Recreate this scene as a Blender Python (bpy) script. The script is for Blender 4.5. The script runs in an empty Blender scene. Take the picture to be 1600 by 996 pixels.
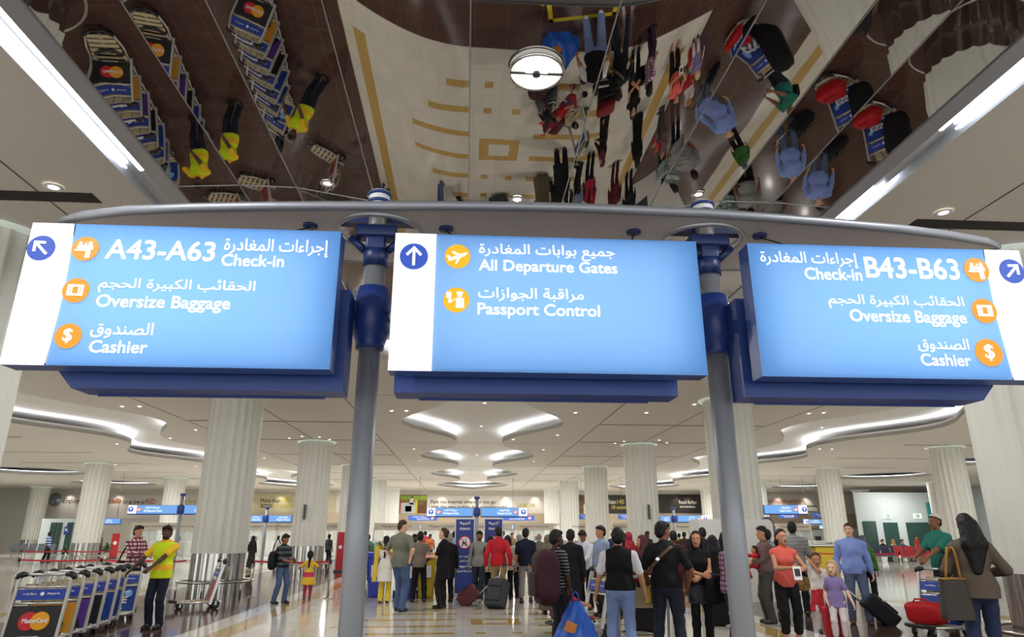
# Airport departures hall: lit direction signs under a mirrored ceiling, a crowd behind.
import bpy, bmesh, math, random, unicodedata
import numpy as np
from mathutils import Vector, Matrix
from mathutils.geometry import delaunay_2d_cdt
random.seed(7)
PI = math.pi
SC = bpy.context.scene
COL = SC.collection
rad = math.radians

# ---------------------------------------------------------------- camera, world, exposure
H = 1.65
FPX, PITCH, YAW = 1047.0, rad(17.8), rad(3.85)
cam_d = bpy.data.cameras.new('camera'); cam = bpy.data.objects.new('camera', cam_d); COL.objects.link(cam)
cam.location = (0, 0, H); cam.rotation_euler = (PI/2 + PITCH, 0, -YAW)
cam_d.sensor_width = 36.0; cam_d.lens = FPX/1600*36.0; cam_d.clip_start = 0.05; cam_d.clip_end = 400
SC.camera = cam
SC.view_settings.view_transform = 'Standard'; SC.view_settings.look = 'None'
SC.view_settings.exposure = 0.0; SC.view_settings.gamma = 1.0; SC.view_settings.use_curve_mapping = False
SC.cycles.use_denoising = True
SC.cycles.max_bounces = 8; SC.cycles.diffuse_bounces = 4; SC.cycles.glossy_bounces = 5; SC.cycles.transmission_bounces = 6
SC.cycles.caustics_reflective = False; SC.cycles.caustics_refractive = False; SC.cycles.sample_clamp_indirect = 4
W = bpy.data.worlds.new('ambient_fill'); SC.world = W; W.use_nodes = True  # even background light added as fill through the open sides
W.node_tree.nodes['Background'].inputs[0].default_value = (0.95, 0.98, 1.0, 1)
W.node_tree.nodes['Background'].inputs[1].default_value = 2.4
FILL_ROWS = [(x, y, p) for y, p in ((2.5, 170), (9.5, 130), (15.2, 130), (26.5, 220), (38, 300), (49.5, 420), (61, 560), (66.3, 130)) for x in (-22.0, -12.5, -3.2, 4.6, 13.8, 23.5)] + [(x, y, 560 if x < 0 else 440) for y in (26, 40, 57) for x in (-37, 38)]
CEIL = 5.75
def area_lamp(name, loc, power, size, color=(1, .99, .975), rot=(0, 0, 0), spread=PI):
    d = bpy.data.lights.new(name, 'AREA'); d.shape = 'DISK'; d.size = size; d.energy = power; d.color = color; d.spread = spread
    o = bpy.data.objects.new(name, d); COL.objects.link(o); o.location = loc; o.rotation_euler = rot
    return o
for _x, _y, _p in FILL_ROWS:
    area_lamp('ceiling_fill', (_x, _y, CEIL - 0.04 if abs(_x-.6) > 4.2 or _y > 13 else 5.2), _p, 0.28)  # added fill on an even grid, standing in for the many downlights

# ---------------------------------------------------------------- picture <-> place helpers
_f = Vector((math.sin(YAW)*math.cos(PITCH), math.cos(YAW)*math.cos(PITCH), math.sin(PITCH)))
_r = Vector((math.cos(YAW), -math.sin(YAW), 0)); _u = _r.cross(_f); _C = Vector((0, 0, H))
def ray(x, y): return _f + _r*((x-800)/FPX) + _u*((498-y)/FPX)
def at_z(x, y, z):
    d = ray(x, y); return _C + d*((z-H)/d.z)
def at_y(x, y, Y):
    d = ray(x, y); return _C + d*(Y/d.y)

# ---------------------------------------------------------------- materials
def lin(c):
    if isinstance(c, str):
        c = tuple(int(c[i:i+2], 16)/255 for i in (0, 2, 4))
    return tuple(x/12.92 if x <= .04045 else ((x+.055)/1.055)**2.4 for x in c)
_M = {}
def mat(name, c, rough=.5, metal=0., emit=0., spec=.5, noise=0., nscale=8., bump=0., trans=0., stripes=None, checks=None, alpha=1.):
    if name in _M: return _M[name]
    m = bpy.data.materials.new(name); m.use_nodes = True; nt = m.node_tree; b = nt.nodes['Principled BSDF']
    c = lin(c); N = nt.nodes.new; L = nt.links.new
    b.inputs['Base Color'].default_value = (*[q*(.12 if emit >= .95 else 1) for q in c], 1); b.inputs['Roughness'].default_value = rough
    b.inputs['Metallic'].default_value = metal; b.inputs['Specular IOR Level'].default_value = spec
    if trans: b.inputs['Transmission Weight'].default_value = trans
    if alpha < 1: b.inputs['Alpha'].default_value = alpha
    tc = None
    def coord():
        nonlocal tc
        if tc is None: tc = N('ShaderNodeTexCoord')
        return tc.outputs['Object']
    if emit:
        b.inputs['Emission Color'].default_value = (*c, 1); b.inputs['Emission Strength'].default_value = emit
    src = None
    if stripes:      # (colour, axis, period, duty)
        c2, axis, per, duty = stripes
        sx = N('ShaderNodeSeparateXYZ'); L(coord(), sx.inputs[0])
        mm = N('ShaderNodeMath'); mm.operation = 'MULTIPLY'; mm.inputs[1].default_value = 1/per; L(sx.outputs[axis], mm.inputs[0])
        fr = N('ShaderNodeMath'); fr.operation = 'FRACT'; L(mm.outputs[0], fr.inputs[0])
        lt = N('ShaderNodeMath'); lt.operation = 'LESS_THAN'; lt.inputs[1].default_value = duty; L(fr.outputs[0], lt.inputs[0])
        mx = N('ShaderNodeMix'); mx.data_type = 'RGBA'; L(lt.outputs[0], mx.inputs[0])
        mx.inputs[6].default_value = (*c, 1); mx.inputs[7].default_value = (*lin(c2), 1); src = mx.outputs[2]
    if checks:       # (colour, colour, period): plaid
        c2, c3, per = checks
        sx = N('ShaderNodeSeparateXYZ'); L(coord(), sx.inputs[0]); outs = []
        for ax in (0, 2):
            mm = N('ShaderNodeMath'); mm.operation = 'MULTIPLY'; mm.inputs[1].default_value = 1/per; L(sx.outputs[ax], mm.inputs[0])
            fr = N('ShaderNodeMath'); fr.operation = 'FRACT'; L(mm.outputs[0], fr.inputs[0])
            lt = N('ShaderNodeMath'); lt.operation = 'LESS_THAN'; lt.inputs[1].default_value = .42; L(fr.outputs[0], lt.inputs[0]); outs.append(lt.outputs[0])
        m1 = N('ShaderNodeMix'); m1.data_type = 'RGBA'; L(outs[0], m1.inputs[0]); m1.inputs[6].default_value = (*c, 1); m1.inputs[7].default_value = (*lin(c2), 1)
        m2 = N('ShaderNodeMix'); m2.data_type = 'RGBA'; L(outs[1], m2.inputs[0]); L(m1.outputs[2], m2.inputs[6]); m2.inputs[7].default_value = (*lin(c3), 1); src = m2.outputs[2]
    if noise:
        nz = N('ShaderNodeTexNoise'); nz.inputs['Scale'].default_value = nscale; nz.inputs['Detail'].default_value = 3; L(coord(), nz.inputs['Vector'])
        mr = N('ShaderNodeMapRange'); mr.inputs[1].default_value = .25; mr.inputs[2].default_value = .75
        mr.inputs[3].default_value = 1-noise; mr.inputs[4].default_value = 1+noise*.6; L(nz.outputs[0], mr.inputs[0])
        mx = N('ShaderNodeMix'); mx.data_type = 'RGBA'; mx.blend_type = 'MULTIPLY'; mx.inputs[0].default_value = 1
        if src is not None: L(src, mx.inputs[6])
        else: mx.inputs[6].default_value = (*c, 1)
        L(mr.outputs[0], mx.inputs[7]); src = mx.outputs[2]
    if src is not None: L(src, b.inputs['Base Color'])
    if bump:
        nz = N('ShaderNodeTexNoise'); nz.inputs['Scale'].default_value = nscale; L(coord(), nz.inputs['Vector'])
        bp = N('ShaderNodeBump'); bp.inputs['Strength'].default_value = bump; bp.inputs['Distance'].default_value = .05
        L(nz.outputs[0], bp.inputs['Height']); L(bp.outputs[0], b.inputs['Normal'])
    _M[name] = m
    return m
def tile_mat(name, c, rough, size, joint, jc, noise, nscale):
    m = mat(name, c, rough, noise=noise, nscale=nscale); nt = m.node_tree; N = nt.nodes.new; L = nt.links.new
    b = nt.nodes['Principled BSDF']; src = b.inputs['Base Color'].links[0].from_socket
    tc = N('ShaderNodeTexCoord'); sx = N('ShaderNodeSeparateXYZ'); L(tc.outputs['Object'], sx.inputs[0]); acc = None
    for ax in (0, 1):
        mm = N('ShaderNodeMath'); mm.operation = 'MULTIPLY'; mm.inputs[1].default_value = 1/size; L(sx.outputs[ax], mm.inputs[0])
        fr = N('ShaderNodeMath'); fr.operation = 'FRACT'; L(mm.outputs[0], fr.inputs[0])
        lt = N('ShaderNodeMath'); lt.operation = 'LESS_THAN'; lt.inputs[1].default_value = joint/size; L(fr.outputs[0], lt.inputs[0])
        if acc is None: acc = lt.outputs[0]
        else:
            mxx = N('ShaderNodeMath'); mxx.operation = 'MAXIMUM'; L(acc, mxx.inputs[0]); L(lt.outputs[0], mxx.inputs[1]); acc = mxx.outputs[0]
    mx = N('ShaderNodeMix'); mx.data_type = 'RGBA'; L(acc, mx.inputs[0]); L(src, mx.inputs[6]); mx.inputs[7].default_value = (*lin(jc), 1)
    L(mx.outputs[2], b.inputs['Base Color'])
    return m
M_CEIL = mat('ceiling_paint', 'd9d4cd', .8)
M_CEILW = mat('cove_paint', 'e6e4e0', .7)
M_STEEL = mat('brushed_steel', 'b9b6b0', .22, 1.)
M_CHROME = mat('chrome', 'd5d5d5', .1, 1.)
M_ALU = mat('satin_aluminium', 'b4b6bb', .38, .85)
M_MIRROR = mat('ceiling_mirror', 'b2aea8', .015, 1., nscale=.55, bump=.05)
M_COLUMN = mat('column_cream', 'd3d2c9', .42, noise=.03, nscale=1.5)
M_NAVY = mat('navy_enamel', '21397c', .4)
M_NAVYD = mat('dark_navy_enamel', '16295f', .4)
M_BLACK = mat('black_plastic', '17181a', .45)
M_DGREY = mat('dark_grey_plastic', '3a3d42', .5)
M_WHITE = mat('white_paint', 'e8e8e6', .5)
M_TUBE = mat('tube_and_glint', 'f2f8ff', emit=7.)
M_LED = mat('downlight_lens', 'fff6e8', emit=9.)
M_COVE = mat('cove_strip', 'eef4ff', emit=14.)
M_BACKW = mat('backlit_white', 'fbfbff', emit=1.25)
M_TEXT = mat('backlit_lettering', 'ffffff', emit=1.15)
M_ORANGE = mat('backlit_orange', 'f59a12', emit=1.0)
M_YELLOWI = mat('backlit_amber', 'ffba18', emit=1.0)
M_ARROWB = mat('backlit_arrow_blue', '2f55c0', emit=.95)
M_GLASS = mat('clear_glass', 'dfeae6', .03, alpha=.16)
M_SLOT = mat('ceiling_slot', '2b2825', .8)

# ---------------------------------------------------------------- mesh helpers
class MB:
    def __init__(s): s.v = []; s.f = []; s.m = []; s.mats = []; s.cur = 0; s.sm = []; s.smooth = False
    def use(s, m):
        if m not in s.mats: s.mats.append(m)
        s.cur = s.mats.index(m); return s
    def add(s, vs, fs, smooth=None):
        n = len(s.v); s.v += [tuple(v) for v in vs]
        for f in fs: s.f.append(tuple(i+n for i in f)); s.m.append(s.cur); s.sm.append(s.smooth if smooth is None else smooth)
        return s
    def box(s, c, d, rz=0., rx=0., ry=0., bev=0.):
        x, y, z = (q/2 for q in d); R = Matrix.Rotation(rz, 3, 'Z') @ Matrix.Rotation(ry, 3, 'Y') @ Matrix.Rotation(rx, 3, 'X'); c = Vector(c)
        if bev <= 0:
            vs = [c + R @ Vector(p) for p in ((-x,-y,-z),(x,-y,-z),(x,y,-z),(-x,y,-z),(-x,-y,z),(x,-y,z),(x,y,z),(-x,y,z))]
            return s.add(vs, [(0,3,2,1),(4,5,6,7),(0,1,5,4),(1,2,6,5),(2,3,7,6),(3,0,4,7)], False)
        bm = bmesh.new(); bmesh.ops.create_cube(bm, size=1)
        for v in bm.verts: v.co = Vector((v.co.x*d[0], v.co.y*d[1], v.co.z*d[2]))
        bmesh.ops.bevel(bm, geom=list(bm.edges), offset=bev, segments=3, affect='EDGES', profile=.6)
        bm.verts.index_update(); vs = [c + R @ v.co for v in bm.verts]; fs = [tuple(v.index for v in f.verts) for f in bm.faces]; bm.free()
        return s.add(vs, fs, True)
    def tube(s, pts, r, n=10, cap=True, closed=False):
        pts = [Vector(p) for p in pts]; k = len(pts); rs = r if isinstance(r, (list, tuple)) else [r]*k; vs = []; fs = []; up = None
        for i, p in enumerate(pts):
            a = pts[i-1] if (i or closed) else p; b = pts[(i+1) % k] if (i < k-1 or closed) else p
            t = (b-a).normalized()
            if up is None: up = t.orthogonal().normalized()
            up = (up - t*up.dot(t)); up = up.normalized() if up.length > 1e-6 else t.orthogonal().normalized()
            w = t.cross(up)
            vs += [p + (up*math.cos(2*PI*j/n) + w*math.sin(2*PI*j/n))*rs[i] for j in range(n)]
        for i in range(k if closed else k-1):
            q = (i+1) % k
            fs += [(i*n+j, i*n+(j+1) % n, q*n+(j+1) % n, q*n+j) for j in range(n)]
        if cap and not closed: fs += [tuple(range(n))[::-1], tuple((k-1)*n+j for j in range(n))]
        return s.add(vs, fs, True)
    def ring(s, c, R, r, n=32, k=8, ax='Z'):
        c = Vector(c); P = []
        for i in range(n):
            a = 2*PI*i/n; x, y = R*math.cos(a), R*math.sin(a)
            P.append(c + Vector({'Z': (x, y, 0), 'Y': (x, 0, y), 'X': (0, x, y)}[ax]))
        return s.tube(P, r, k, closed=True)
    def lathe(s, c, prof, n=24, cap=True, ax='Z', squash=(1, 1)):
        c = Vector(c); vs = []; fs = []; k = len(prof)
        for r, h in prof:
            for j in range(n):
                a = 2*PI*j/n; x, y = r*math.cos(a)*squash[0], r*math.sin(a)*squash[1]
                vs.append(c + Vector({'Z': (x, y, h), 'Y': (x, h, y), 'X': (h, x, y)}[ax]))
        for i in range(k-1): fs += [(i*n+j, i*n+(j+1) % n, (i+1)*n+(j+1) % n, (i+1)*n+j) for j in range(n)]
        if cap: fs += [tuple(range(n))[::-1], tuple((k-1)*n+j for j in range(n))]
        return s.add(vs, fs, True)
    def prism(s, poly, fa, fb):      # poly 2-D; fa, fb map (u, v) to the two end faces
        n = len(poly); vs = [fa(*p) for p in poly] + [fb(*p) for p in poly]
        return s.add(vs, [tuple(range(n))[::-1], tuple(range(n, 2*n))] + [(i, (i+1) % n, n+(i+1) % n, n+i) for i in range(n)], False)
    def extrude_xz(s, poly, y0, y1): return s.prism(poly, lambda u, v: (u, y0, v), lambda u, v: (u, y1, v))
    def extrude_xy(s, poly, z0, z1): return s.prism(poly, lambda u, v: (u, v, z0), lambda u, v: (u, v, z1))
    def grid(s, fn, nu, nv, cu=False, cv=False, smooth=True):
        vs = [fn(i/(nu if cu else nu-1), j/(nv if cv else nv-1)) for i in range(nu) for j in range(nv)]; fs = []
        for i in range(nu if cu else nu-1):
            for j in range(nv if cv else nv-1):
                a, b = (i+1) % nu, (j+1) % nv; fs.append((i*nv+j, a*nv+j, a*nv+b, i*nv+b))
        return s.add(vs, fs, smooth)
    def build(s, name, m=None, parent=None, label=None, cat=None, group=None, kind=None, loc=None):
        me = bpy.data.meshes.new(name); me.from_pydata([tuple(v) for v in s.v], [], s.f); me.validate()
        mats = s.mats if s.mats else [m]
        for q in mats: me.materials.append(q)
        if len(me.polygons) == len(s.f):
            me.polygons.foreach_set('material_index', s.m if s.mats else [0]*len(s.f)); me.polygons.foreach_set('use_smooth', s.sm)
        bm = bmesh.new(); bm.from_mesh(me); bmesh.ops.recalc_face_normals(bm, faces=bm.faces); bm.to_mesh(me); bm.free()
        o = bpy.data.objects.new(name, me); COL.objects.link(o); o.parent = parent
        if loc is not None: o.location = loc
        return tag(o, label, cat, group, kind)
def tag(o, label=None, cat=None, group=None, kind=None):
    for k, v in (('label', label), ('category', cat), ('group', group), ('kind', kind)):
        if v: o[k] = v
    return o
def thing(name, loc=(0, 0, 0), rz=0., label=None, cat=None, group=None):
    o = bpy.data.objects.new(name, None); COL.objects.link(o); o.location = loc; o.rotation_euler = (0, 0, rz); o.empty_display_size = .1
    return tag(o, label, cat, group)
KIDS = {}
def copy_thing(o, loc, rz=None, label=None, group=None):
    if not KIDS.get('n') == len(SC.objects):
        KIDS.clear()
        for q in SC.objects:
            if q.parent: KIDS.setdefault(q.parent.name, []).append(q)
    def rec(q, parent):
        c = q.copy(); COL.objects.link(c); c.parent = parent
        for ch in KIDS.get(q.name, []): rec(ch, c)
        return c
    kids_before = dict(KIDS)
    r = rec(o, None); r.location = loc
    if rz is not None: r.rotation_euler = (0, 0, rz)
    if label: r['label'] = label
    if group: r['group'] = group
    return r

# ---------------------------------------------------------------- lettering
_AR = {'ط':'TAH','خ':'KHAH','ا':'ALEF','إ':'ALEF WITH HAMZA BELOW','ب':'BEH','ة':'TEH MARBUTA','ت':'TEH','ج':'JEEM','ح':'HAH','د':'DAL','ر':'REH','ز':'ZAIN','ص':'SAD','ع':'AIN','غ':'GHAIN','ق':'QAF','ك':'KAF','ل':'LAM','م':'MEEM','ن':'NOON','ه':'HEH','و':'WAW','ي':'YEH','ئ':'YEH WITH HAMZA ABOVE','ء':'HAMZA'}
def shape_ar(s):
    out = []
    for w in s.split(' '):
        q = ''
        for i, c in enumerate(w):
            p = i > 0 and w[i-1] not in 'اإةدرزوء' and c != 'ء'; n = i < len(w)-1 and c not in 'اإةدرزوء' and w[i+1] != 'ء'
            q += unicodedata.lookup('ARABIC LETTER %s %s FORM' % (_AR[c], (('ISOLATED', 'INITIAL'), ('FINAL', 'MEDIAL'))[int(p)][int(n)]))
        out.append(q)
    return ' '.join(out)[::-1]
def text_mesh(body, bold=.0, shear=0.):
    if any('\u0600' <= c <= '\u06ff' for c in body): body = shape_ar(body)
    c = bpy.data.curves.new('lettering', 'FONT'); c.body = body; c.size = 1; c.resolution_u = 4; c.shear = shear; c.fill_mode = 'NONE'
    o = bpy.data.objects.new('lettering', c); em = bpy.data.meshes.new_from_object(o)
    bpy.data.objects.remove(o); bpy.data.curves.remove(c)
    P = [(v.co.x, v.co.y) for v in em.vertices]; nb = {}
    for e in em.edges: p, q = e.vertices; nb.setdefault(p, []).append(q); nb.setdefault(q, []).append(p)
    bpy.data.meshes.remove(em); seen, loops = set(), []
    for i in nb:                               # the closed outlines, one after another
        if i in seen: continue
        lp = [i]; seen.add(i)
        while True:
            nx = [q for q in nb[lp[-1]] if q not in seen]
            if not nx: break
            lp.append(min(nx, key=lambda q: abs(q-lp[-1]-1))); seen.add(lp[-1])
        if len(lp) > 2: loops.append([P[k] for k in lp])
    V, E = [], []
    for L_ in loops:
        n0 = len(V); V += [Vector(p) for p in L_]; E += [(n0+i, n0+(i+1) % len(L_)) for i in range(len(L_))]
    cv, _, cf = delaunay_2d_cdt(V, E, [], 0, 1e-5)[:3]
    A = np.array([p for L_ in loops for p in L_]); B = np.array([L_[(i+1) % len(L_)] for L_ in loops for i in range(len(L_))]); F = []
    for f in cf:                               # keep what the outlines wind round
        px, py = (sum(cv[k][j] for k in f)/3 for j in (0, 1)); up = (A[:, 1] <= py) & (B[:, 1] > py); dn = (A[:, 1] > py) & (B[:, 1] <= py)
        side = (B[:, 0]-A[:, 0])*(py-A[:, 1])-(px-A[:, 0])*(B[:, 1]-A[:, 1])
        if (up & (side > 0)).sum() != (dn & (side < 0)).sum(): F.append(tuple(f))
    V = [(v[0], v[1], 0.) for v in cv]
    me = bpy.data.meshes.new('lettering'); me.from_pydata([tuple(v) for v in V], [], F); me.update()
    return me
def fit_text(name, body, m, parent, x0, x1, z0, z1, y, bold=.018, flip=False, label=None, shear=0.):
    """lettering on the plane y (facing -y) filling the box x0..x1, z0..z1 in the parent's coordinates"""
    me = text_mesh(body, 0., shear)
    if bold > 0:                               # a heavier weight: the same glyphs laid again a hair to every side
        bm = bmesh.new()
        for k in range(9):
            i0 = len(bm.verts); bm.from_mesh(me); bm.verts.ensure_lookup_table()
            dx, dz = (bold*math.cos(k*PI/4), bold*math.sin(k*PI/4)) if k < 8 else (0, 0)
            for v in bm.verts[i0:]: v.co.x += dx; v.co.y += dz; v.co.z = .002*k
        bm.to_mesh(me); bm.free()
    n = len(me.vertices); co = np.empty(n*3, np.float32); me.vertices.foreach_get('co', co); co = co.reshape(-1, 3)
    a, b = co.min(0), co.max(0)
    u = (co[:, 0]-a[0])/(b[0]-a[0]); v = (co[:, 1]-a[1])/max(b[1]-a[1], 1e-6)
    if flip: u = 1-u
    new = np.stack([x0+(x1-x0)*u, y-co[:, 2]*.02, z0+(z1-z0)*v], 1).astype(np.float32)
    me.vertices.foreach_set('co', new.ravel()); me.name = name; me.materials.clear(); me.materials.append(m); me.update()
    o = bpy.data.objects.new(name, me); COL.objects.link(o); o.parent = parent
    return tag(o, label)
def disc(mb, cx, cz, r, y, n=32): return mb.extrude_xz([(cx+r*math.cos(2*PI*i/n), cz+r*math.sin(2*PI*i/n)) for i in range(n)], y, y+.004)

# ================================================================ THE SETTING
AX = 0.66                                    # the hall's centre line
WALLY, PARTY = 70.0, 45.0
XL, XR = -46.0, 46.0
M_FLOOR = tile_mat('cream_marble', 'cbc6ba', .09, .6, .008, 'b0a797', .10, 1.3)
M_BROWN = tile_mat('brown_granite', '4f3831', .1, .6, .008, '6f5a50', .18, 5.)
M_OCHRE = mat('ochre_marble', 'b39457', .1, noise=.15, nscale=9.)
MB().box(((XL+XR)/2, 33, -.05), (XR-XL, 92, .1)).build('floor', M_FLOOR, kind='structure')
def inlay(poly, m, z=.002): return MB().extrude_xy(poly, -.02, z).build('floor_inlay', m, kind='structure')
def rect(x0, y0, x1, y1): return [(x0, y0), (x1, y0), (x1, y1), (x0, y1)]
_arc = [(AX-4.6+9.2*i/24, 10.55+.22*math.cos((i/24-.5)*PI)) for i in range(25)]
inlay([(-14, 5.5), (14, 5.5), (14, 10.4)] + _arc[::-1] + [(-14, 10.4)], M_BROWN)  # near edge stops short: unseen floor left pale to bounce more light
for s in (-1, 1):                             # dark bands along the two rows of columns
    inlay(rect(*sorted((AX+s*5.5, AX+s*9.6))[:1], 10.4, sorted((AX+s*5.5, AX+s*9.6))[1], 42), M_BROWN, .003)
    inlay(rect(*sorted((AX+s*4.55, AX+s*5.0))[:1], 11.4, sorted((AX+s*4.55, AX+s*5.0))[1], 44), M_OCHRE, .004)
    inlay(rect(*sorted((AX+s*10.2, AX+s*10.65))[:1], 11.4, sorted((AX+s*10.2, AX+s*10.65))[1], 44), M_OCHRE, .004)
cx0, cy0 = AX-.02, 14.35
for k in range(2):                            # the diamond medallion of ochre bars, twice along the aisle
    cy = cy0 + k*11.4
    for dy, L_ in ((-2.5, .8), (-1.6, 1.55), (-.65, 2.3), (.35, 2.3), (1.35, 1.6), (2.35, .7)):
        for s in (-1, 1):
            a, b = sorted((cx0+s*.78, cx0+s*(.78+L_))); inlay(rect(a, cy+dy-.11, b, cy+dy+.11), M_OCHRE)
    for dy in (-2.5, -1.6, 1.35, 2.3):
        for s in (-1, 1): inlay(rect(cx0+s*.32-.09, cy+dy-.1, cx0+s*.32+.09, cy+dy+.1), M_OCHRE)
    for a in (rect(cx0-.48, cy-.48, cx0+.48, cy-.25), rect(cx0-.48, cy+.25, cx0+.48, cy+.48), rect(cx0-.48, cy-.25, cx0-.25, cy+.25), rect(cx0+.25, cy-.25, cx0+.48, cy+.25)): inlay(a, M_OCHRE)
M_YPAINT = mat('yellow_floor_tape', 'd8c21e', .5)
yl = MB()
for a, b in (((1.38, 9.96), (2.5, 9.68)), ((1.38, 9.96), (1.27, 9.42)), ((2.5, 9.68), (2.5, 8.6)), ((1.27, 9.42), (1.18, 9.56)), ((1.27, 9.42), (1.4, 9.53))):
    a = Vector((*a, 0)); b = Vector((*b, 0)); t = (b-a).normalized()*.04; n = Vector((-t.y, t.x, 0))
    yl.extrude_xy([(a-t-n)[:2], (b+t-n)[:2], (b+t+n)[:2], (a-t+n)[:2]], 0, .006)
tag(yl.build('floor_arrow', M_YPAINT), 'yellow taped arrow bent round on the dark brown floor', 'floor marking')

# ---- main ceiling: one slab with the mirror opening and the wavy coves cut out
COVES = []                                    # closed outlines (x, y)
def wavy(cx, y0, lobes, P=11.65, wn=1.08, ww=3.15, t0=.42):
    L_, R_ = [], []; n = int(26*(lobes-t0))
    for i in range(n+1):
        t = t0+i/26; y = y0 + P*t; c = .5-.5*math.cos(2*PI*t)
        end = min(1., min(i, n-i)/5.); end = math.sqrt(max(0., 1-(1-end)**2))
        w = (wn + (ww-wn)*c**1.15)*end if 0 < i < n else .02
        L_.append((cx-w, y)); R_.append((cx+w, y))
    return L_ + R_[::-1]
CY0 = 20.4-11.65
for _c in (.62, AX-15.4, AX+15.4): COVES.append(wavy(_c, CY0, 5))
def lens(cx, cy, a, b): return [(cx+a*math.cos(2*PI*i/40), cy+b*math.sin(2*PI*i/40)) for i in range(40)]
for s in (-1, 1):
    for y in (38., 49.5, 61.): COVES.append(lens(AX+s*30.6, y, 3.2, 3.2))
MX0, MX1, MY0, MY1 = -3.95, 5.05, -6.0, 12.2  # the opening that holds the mirrored vault and its light troughs
def slab(name, outer, holes, z0, z1, m):
    c = bpy.data.curves.new(name, 'CURVE'); c.dimensions = '2D'; c.fill_mode = 'BOTH'; c.extrude = (z1-z0)/2
    for ring_ in [outer]+holes:
        sp = c.splines.new('POLY'); sp.points.add(len(ring_)-1); sp.use_cyclic_u = True
        for p, (x, y) in zip(sp.points, ring_): p.co = (x, y, 0, 1)
    o = bpy.data.objects.new(name, c); me = bpy.data.meshes.new_from_object(o); bpy.data.objects.remove(o); bpy.data.curves.remove(c)
    me.name = name; me.materials.clear(); me.materials.append(m)
    for p in me.polygons: p.use_smooth = False
    o = bpy.data.objects.new(name, me); COL.objects.link(o); o.location.z = (z0+z1)/2
    return tag(o, kind='structure')
COLROW = [(AX+dx, 9.4+11.4*k) for dx in (-7.65, 7.65) for k in range(6)] + [(AX+s*23.1, 9.4+11.4*k) for s in (-1, 1) for k in range(2, 6)] + [(AX+s*(38.6 if s > 0 else 39.7), 66.4-11.4*k) for s in (-1, 1) for k in range(0, 3)]
slab('ceiling', rect(XL, -12, XR, WALLY), [rect(MX0, MY0, MX1, MY1)] + COVES, CEIL, CEIL+.16, M_CEIL)
MB().box(((XL+XR)/2, 41, CEIL+.62), (XR-XL, 58.5, .06)).build('ceiling', M_CEILW, kind='structure')
def offset(poly, d):
    n = len(poly); out = []
    A = sum(poly[i][0]*poly[(i+1) % n][1]-poly[(i+1) % n][0]*poly[i][1] for i in range(n)); sg = 1 if A > 0 else -1
    for i in range(n):
        a, b = Vector(poly[i-1]), Vector(poly[(i+1) % n]); t = (b-a); t = t.normalized() if t.length > 1e-6 else Vector((1, 0))
        out.append((poly[i][0]+sg*t.y*d, poly[i][1]-sg*t.x*d))
    return out
for ci, cv in enumerate(COVES):               # hidden light strips lying on the ledge round each cove
    o1, o2 = offset(cv, .16), offset(cv, .28); n = len(cv)
    mb = MB().use(M_COVE); z = CEIL+.26
    mb.add([(x, y, z) for x, y in o1]+[(x, y, z) for x, y in o2], [(i, (i+1) % n, n+(i+1) % n, n+i) for i in range(n)])
    rim = MB().use(M_CEILW); o3 = offset(cv, .012)
    rim.add([(x, y, CEIL-.004) for x, y in cv]+[(x, y, CEIL+.24) for x, y in cv]+[(x, y, CEIL+.24) for x, y in o3]+[(x, y, CEIL-.004) for x, y in o3],
            [(k*n+i, k*n+(i+1) % n, ((k+1) % 4)*n+(i+1) % n, ((k+1) % 4)*n+i) for k in range(4) for i in range(n)], False)
    r = rim.build('ceiling_trim', None, kind='structure')
    mb.build('cove_strip', None, r)
# thin joints and dark air slots in the ceiling
sl = MB()
for s in (-1, 1):
    for Y in (8.05, 26.2, 31.5, 37.5, 43.2, 49.5, 55.5):
        x0 = AX+s*4.6 if Y > 10 else (at_z(0, 290, CEIL).x if s < 0 else at_z(1600, 332, CEIL).x)
        x1 = AX+s*11.2 if Y > 10 else (at_z(128, 288, CEIL).x if s < 0 else at_z(1455, 327, CEIL).x)
        if Y < 10: x0 = AX+s*10
        sl.box(((x0+x1)/2, Y, CEIL-.002), (abs(x1-x0), .26 if Y < 10 else .1, .01))
        sl.box((AX+s*24, Y, CEIL-.002), (7, .1, .01))
sl.build('ceiling_slot', M_SLOT, kind='structure')
jn = MB()
for s in (-1, 1):
    for dx in (4.55, 7.65, 11.3): jn.box((AX+s*dx, 44, CEIL-.002), (.035, 50, .008))
    jn.box((AX+s*6.1, 3.2, CEIL-.002), (.02, 16, .008))
for Y in (20.8, 32.2, 43.6, 55): jn.box((AX, Y, CEIL-.002), (8, .02, .006))
jn.build('ceiling_joint', mat('joint_grey', '6b625a', .9), kind='structure')  # joint lines in one dark grey-brown colour
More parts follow.
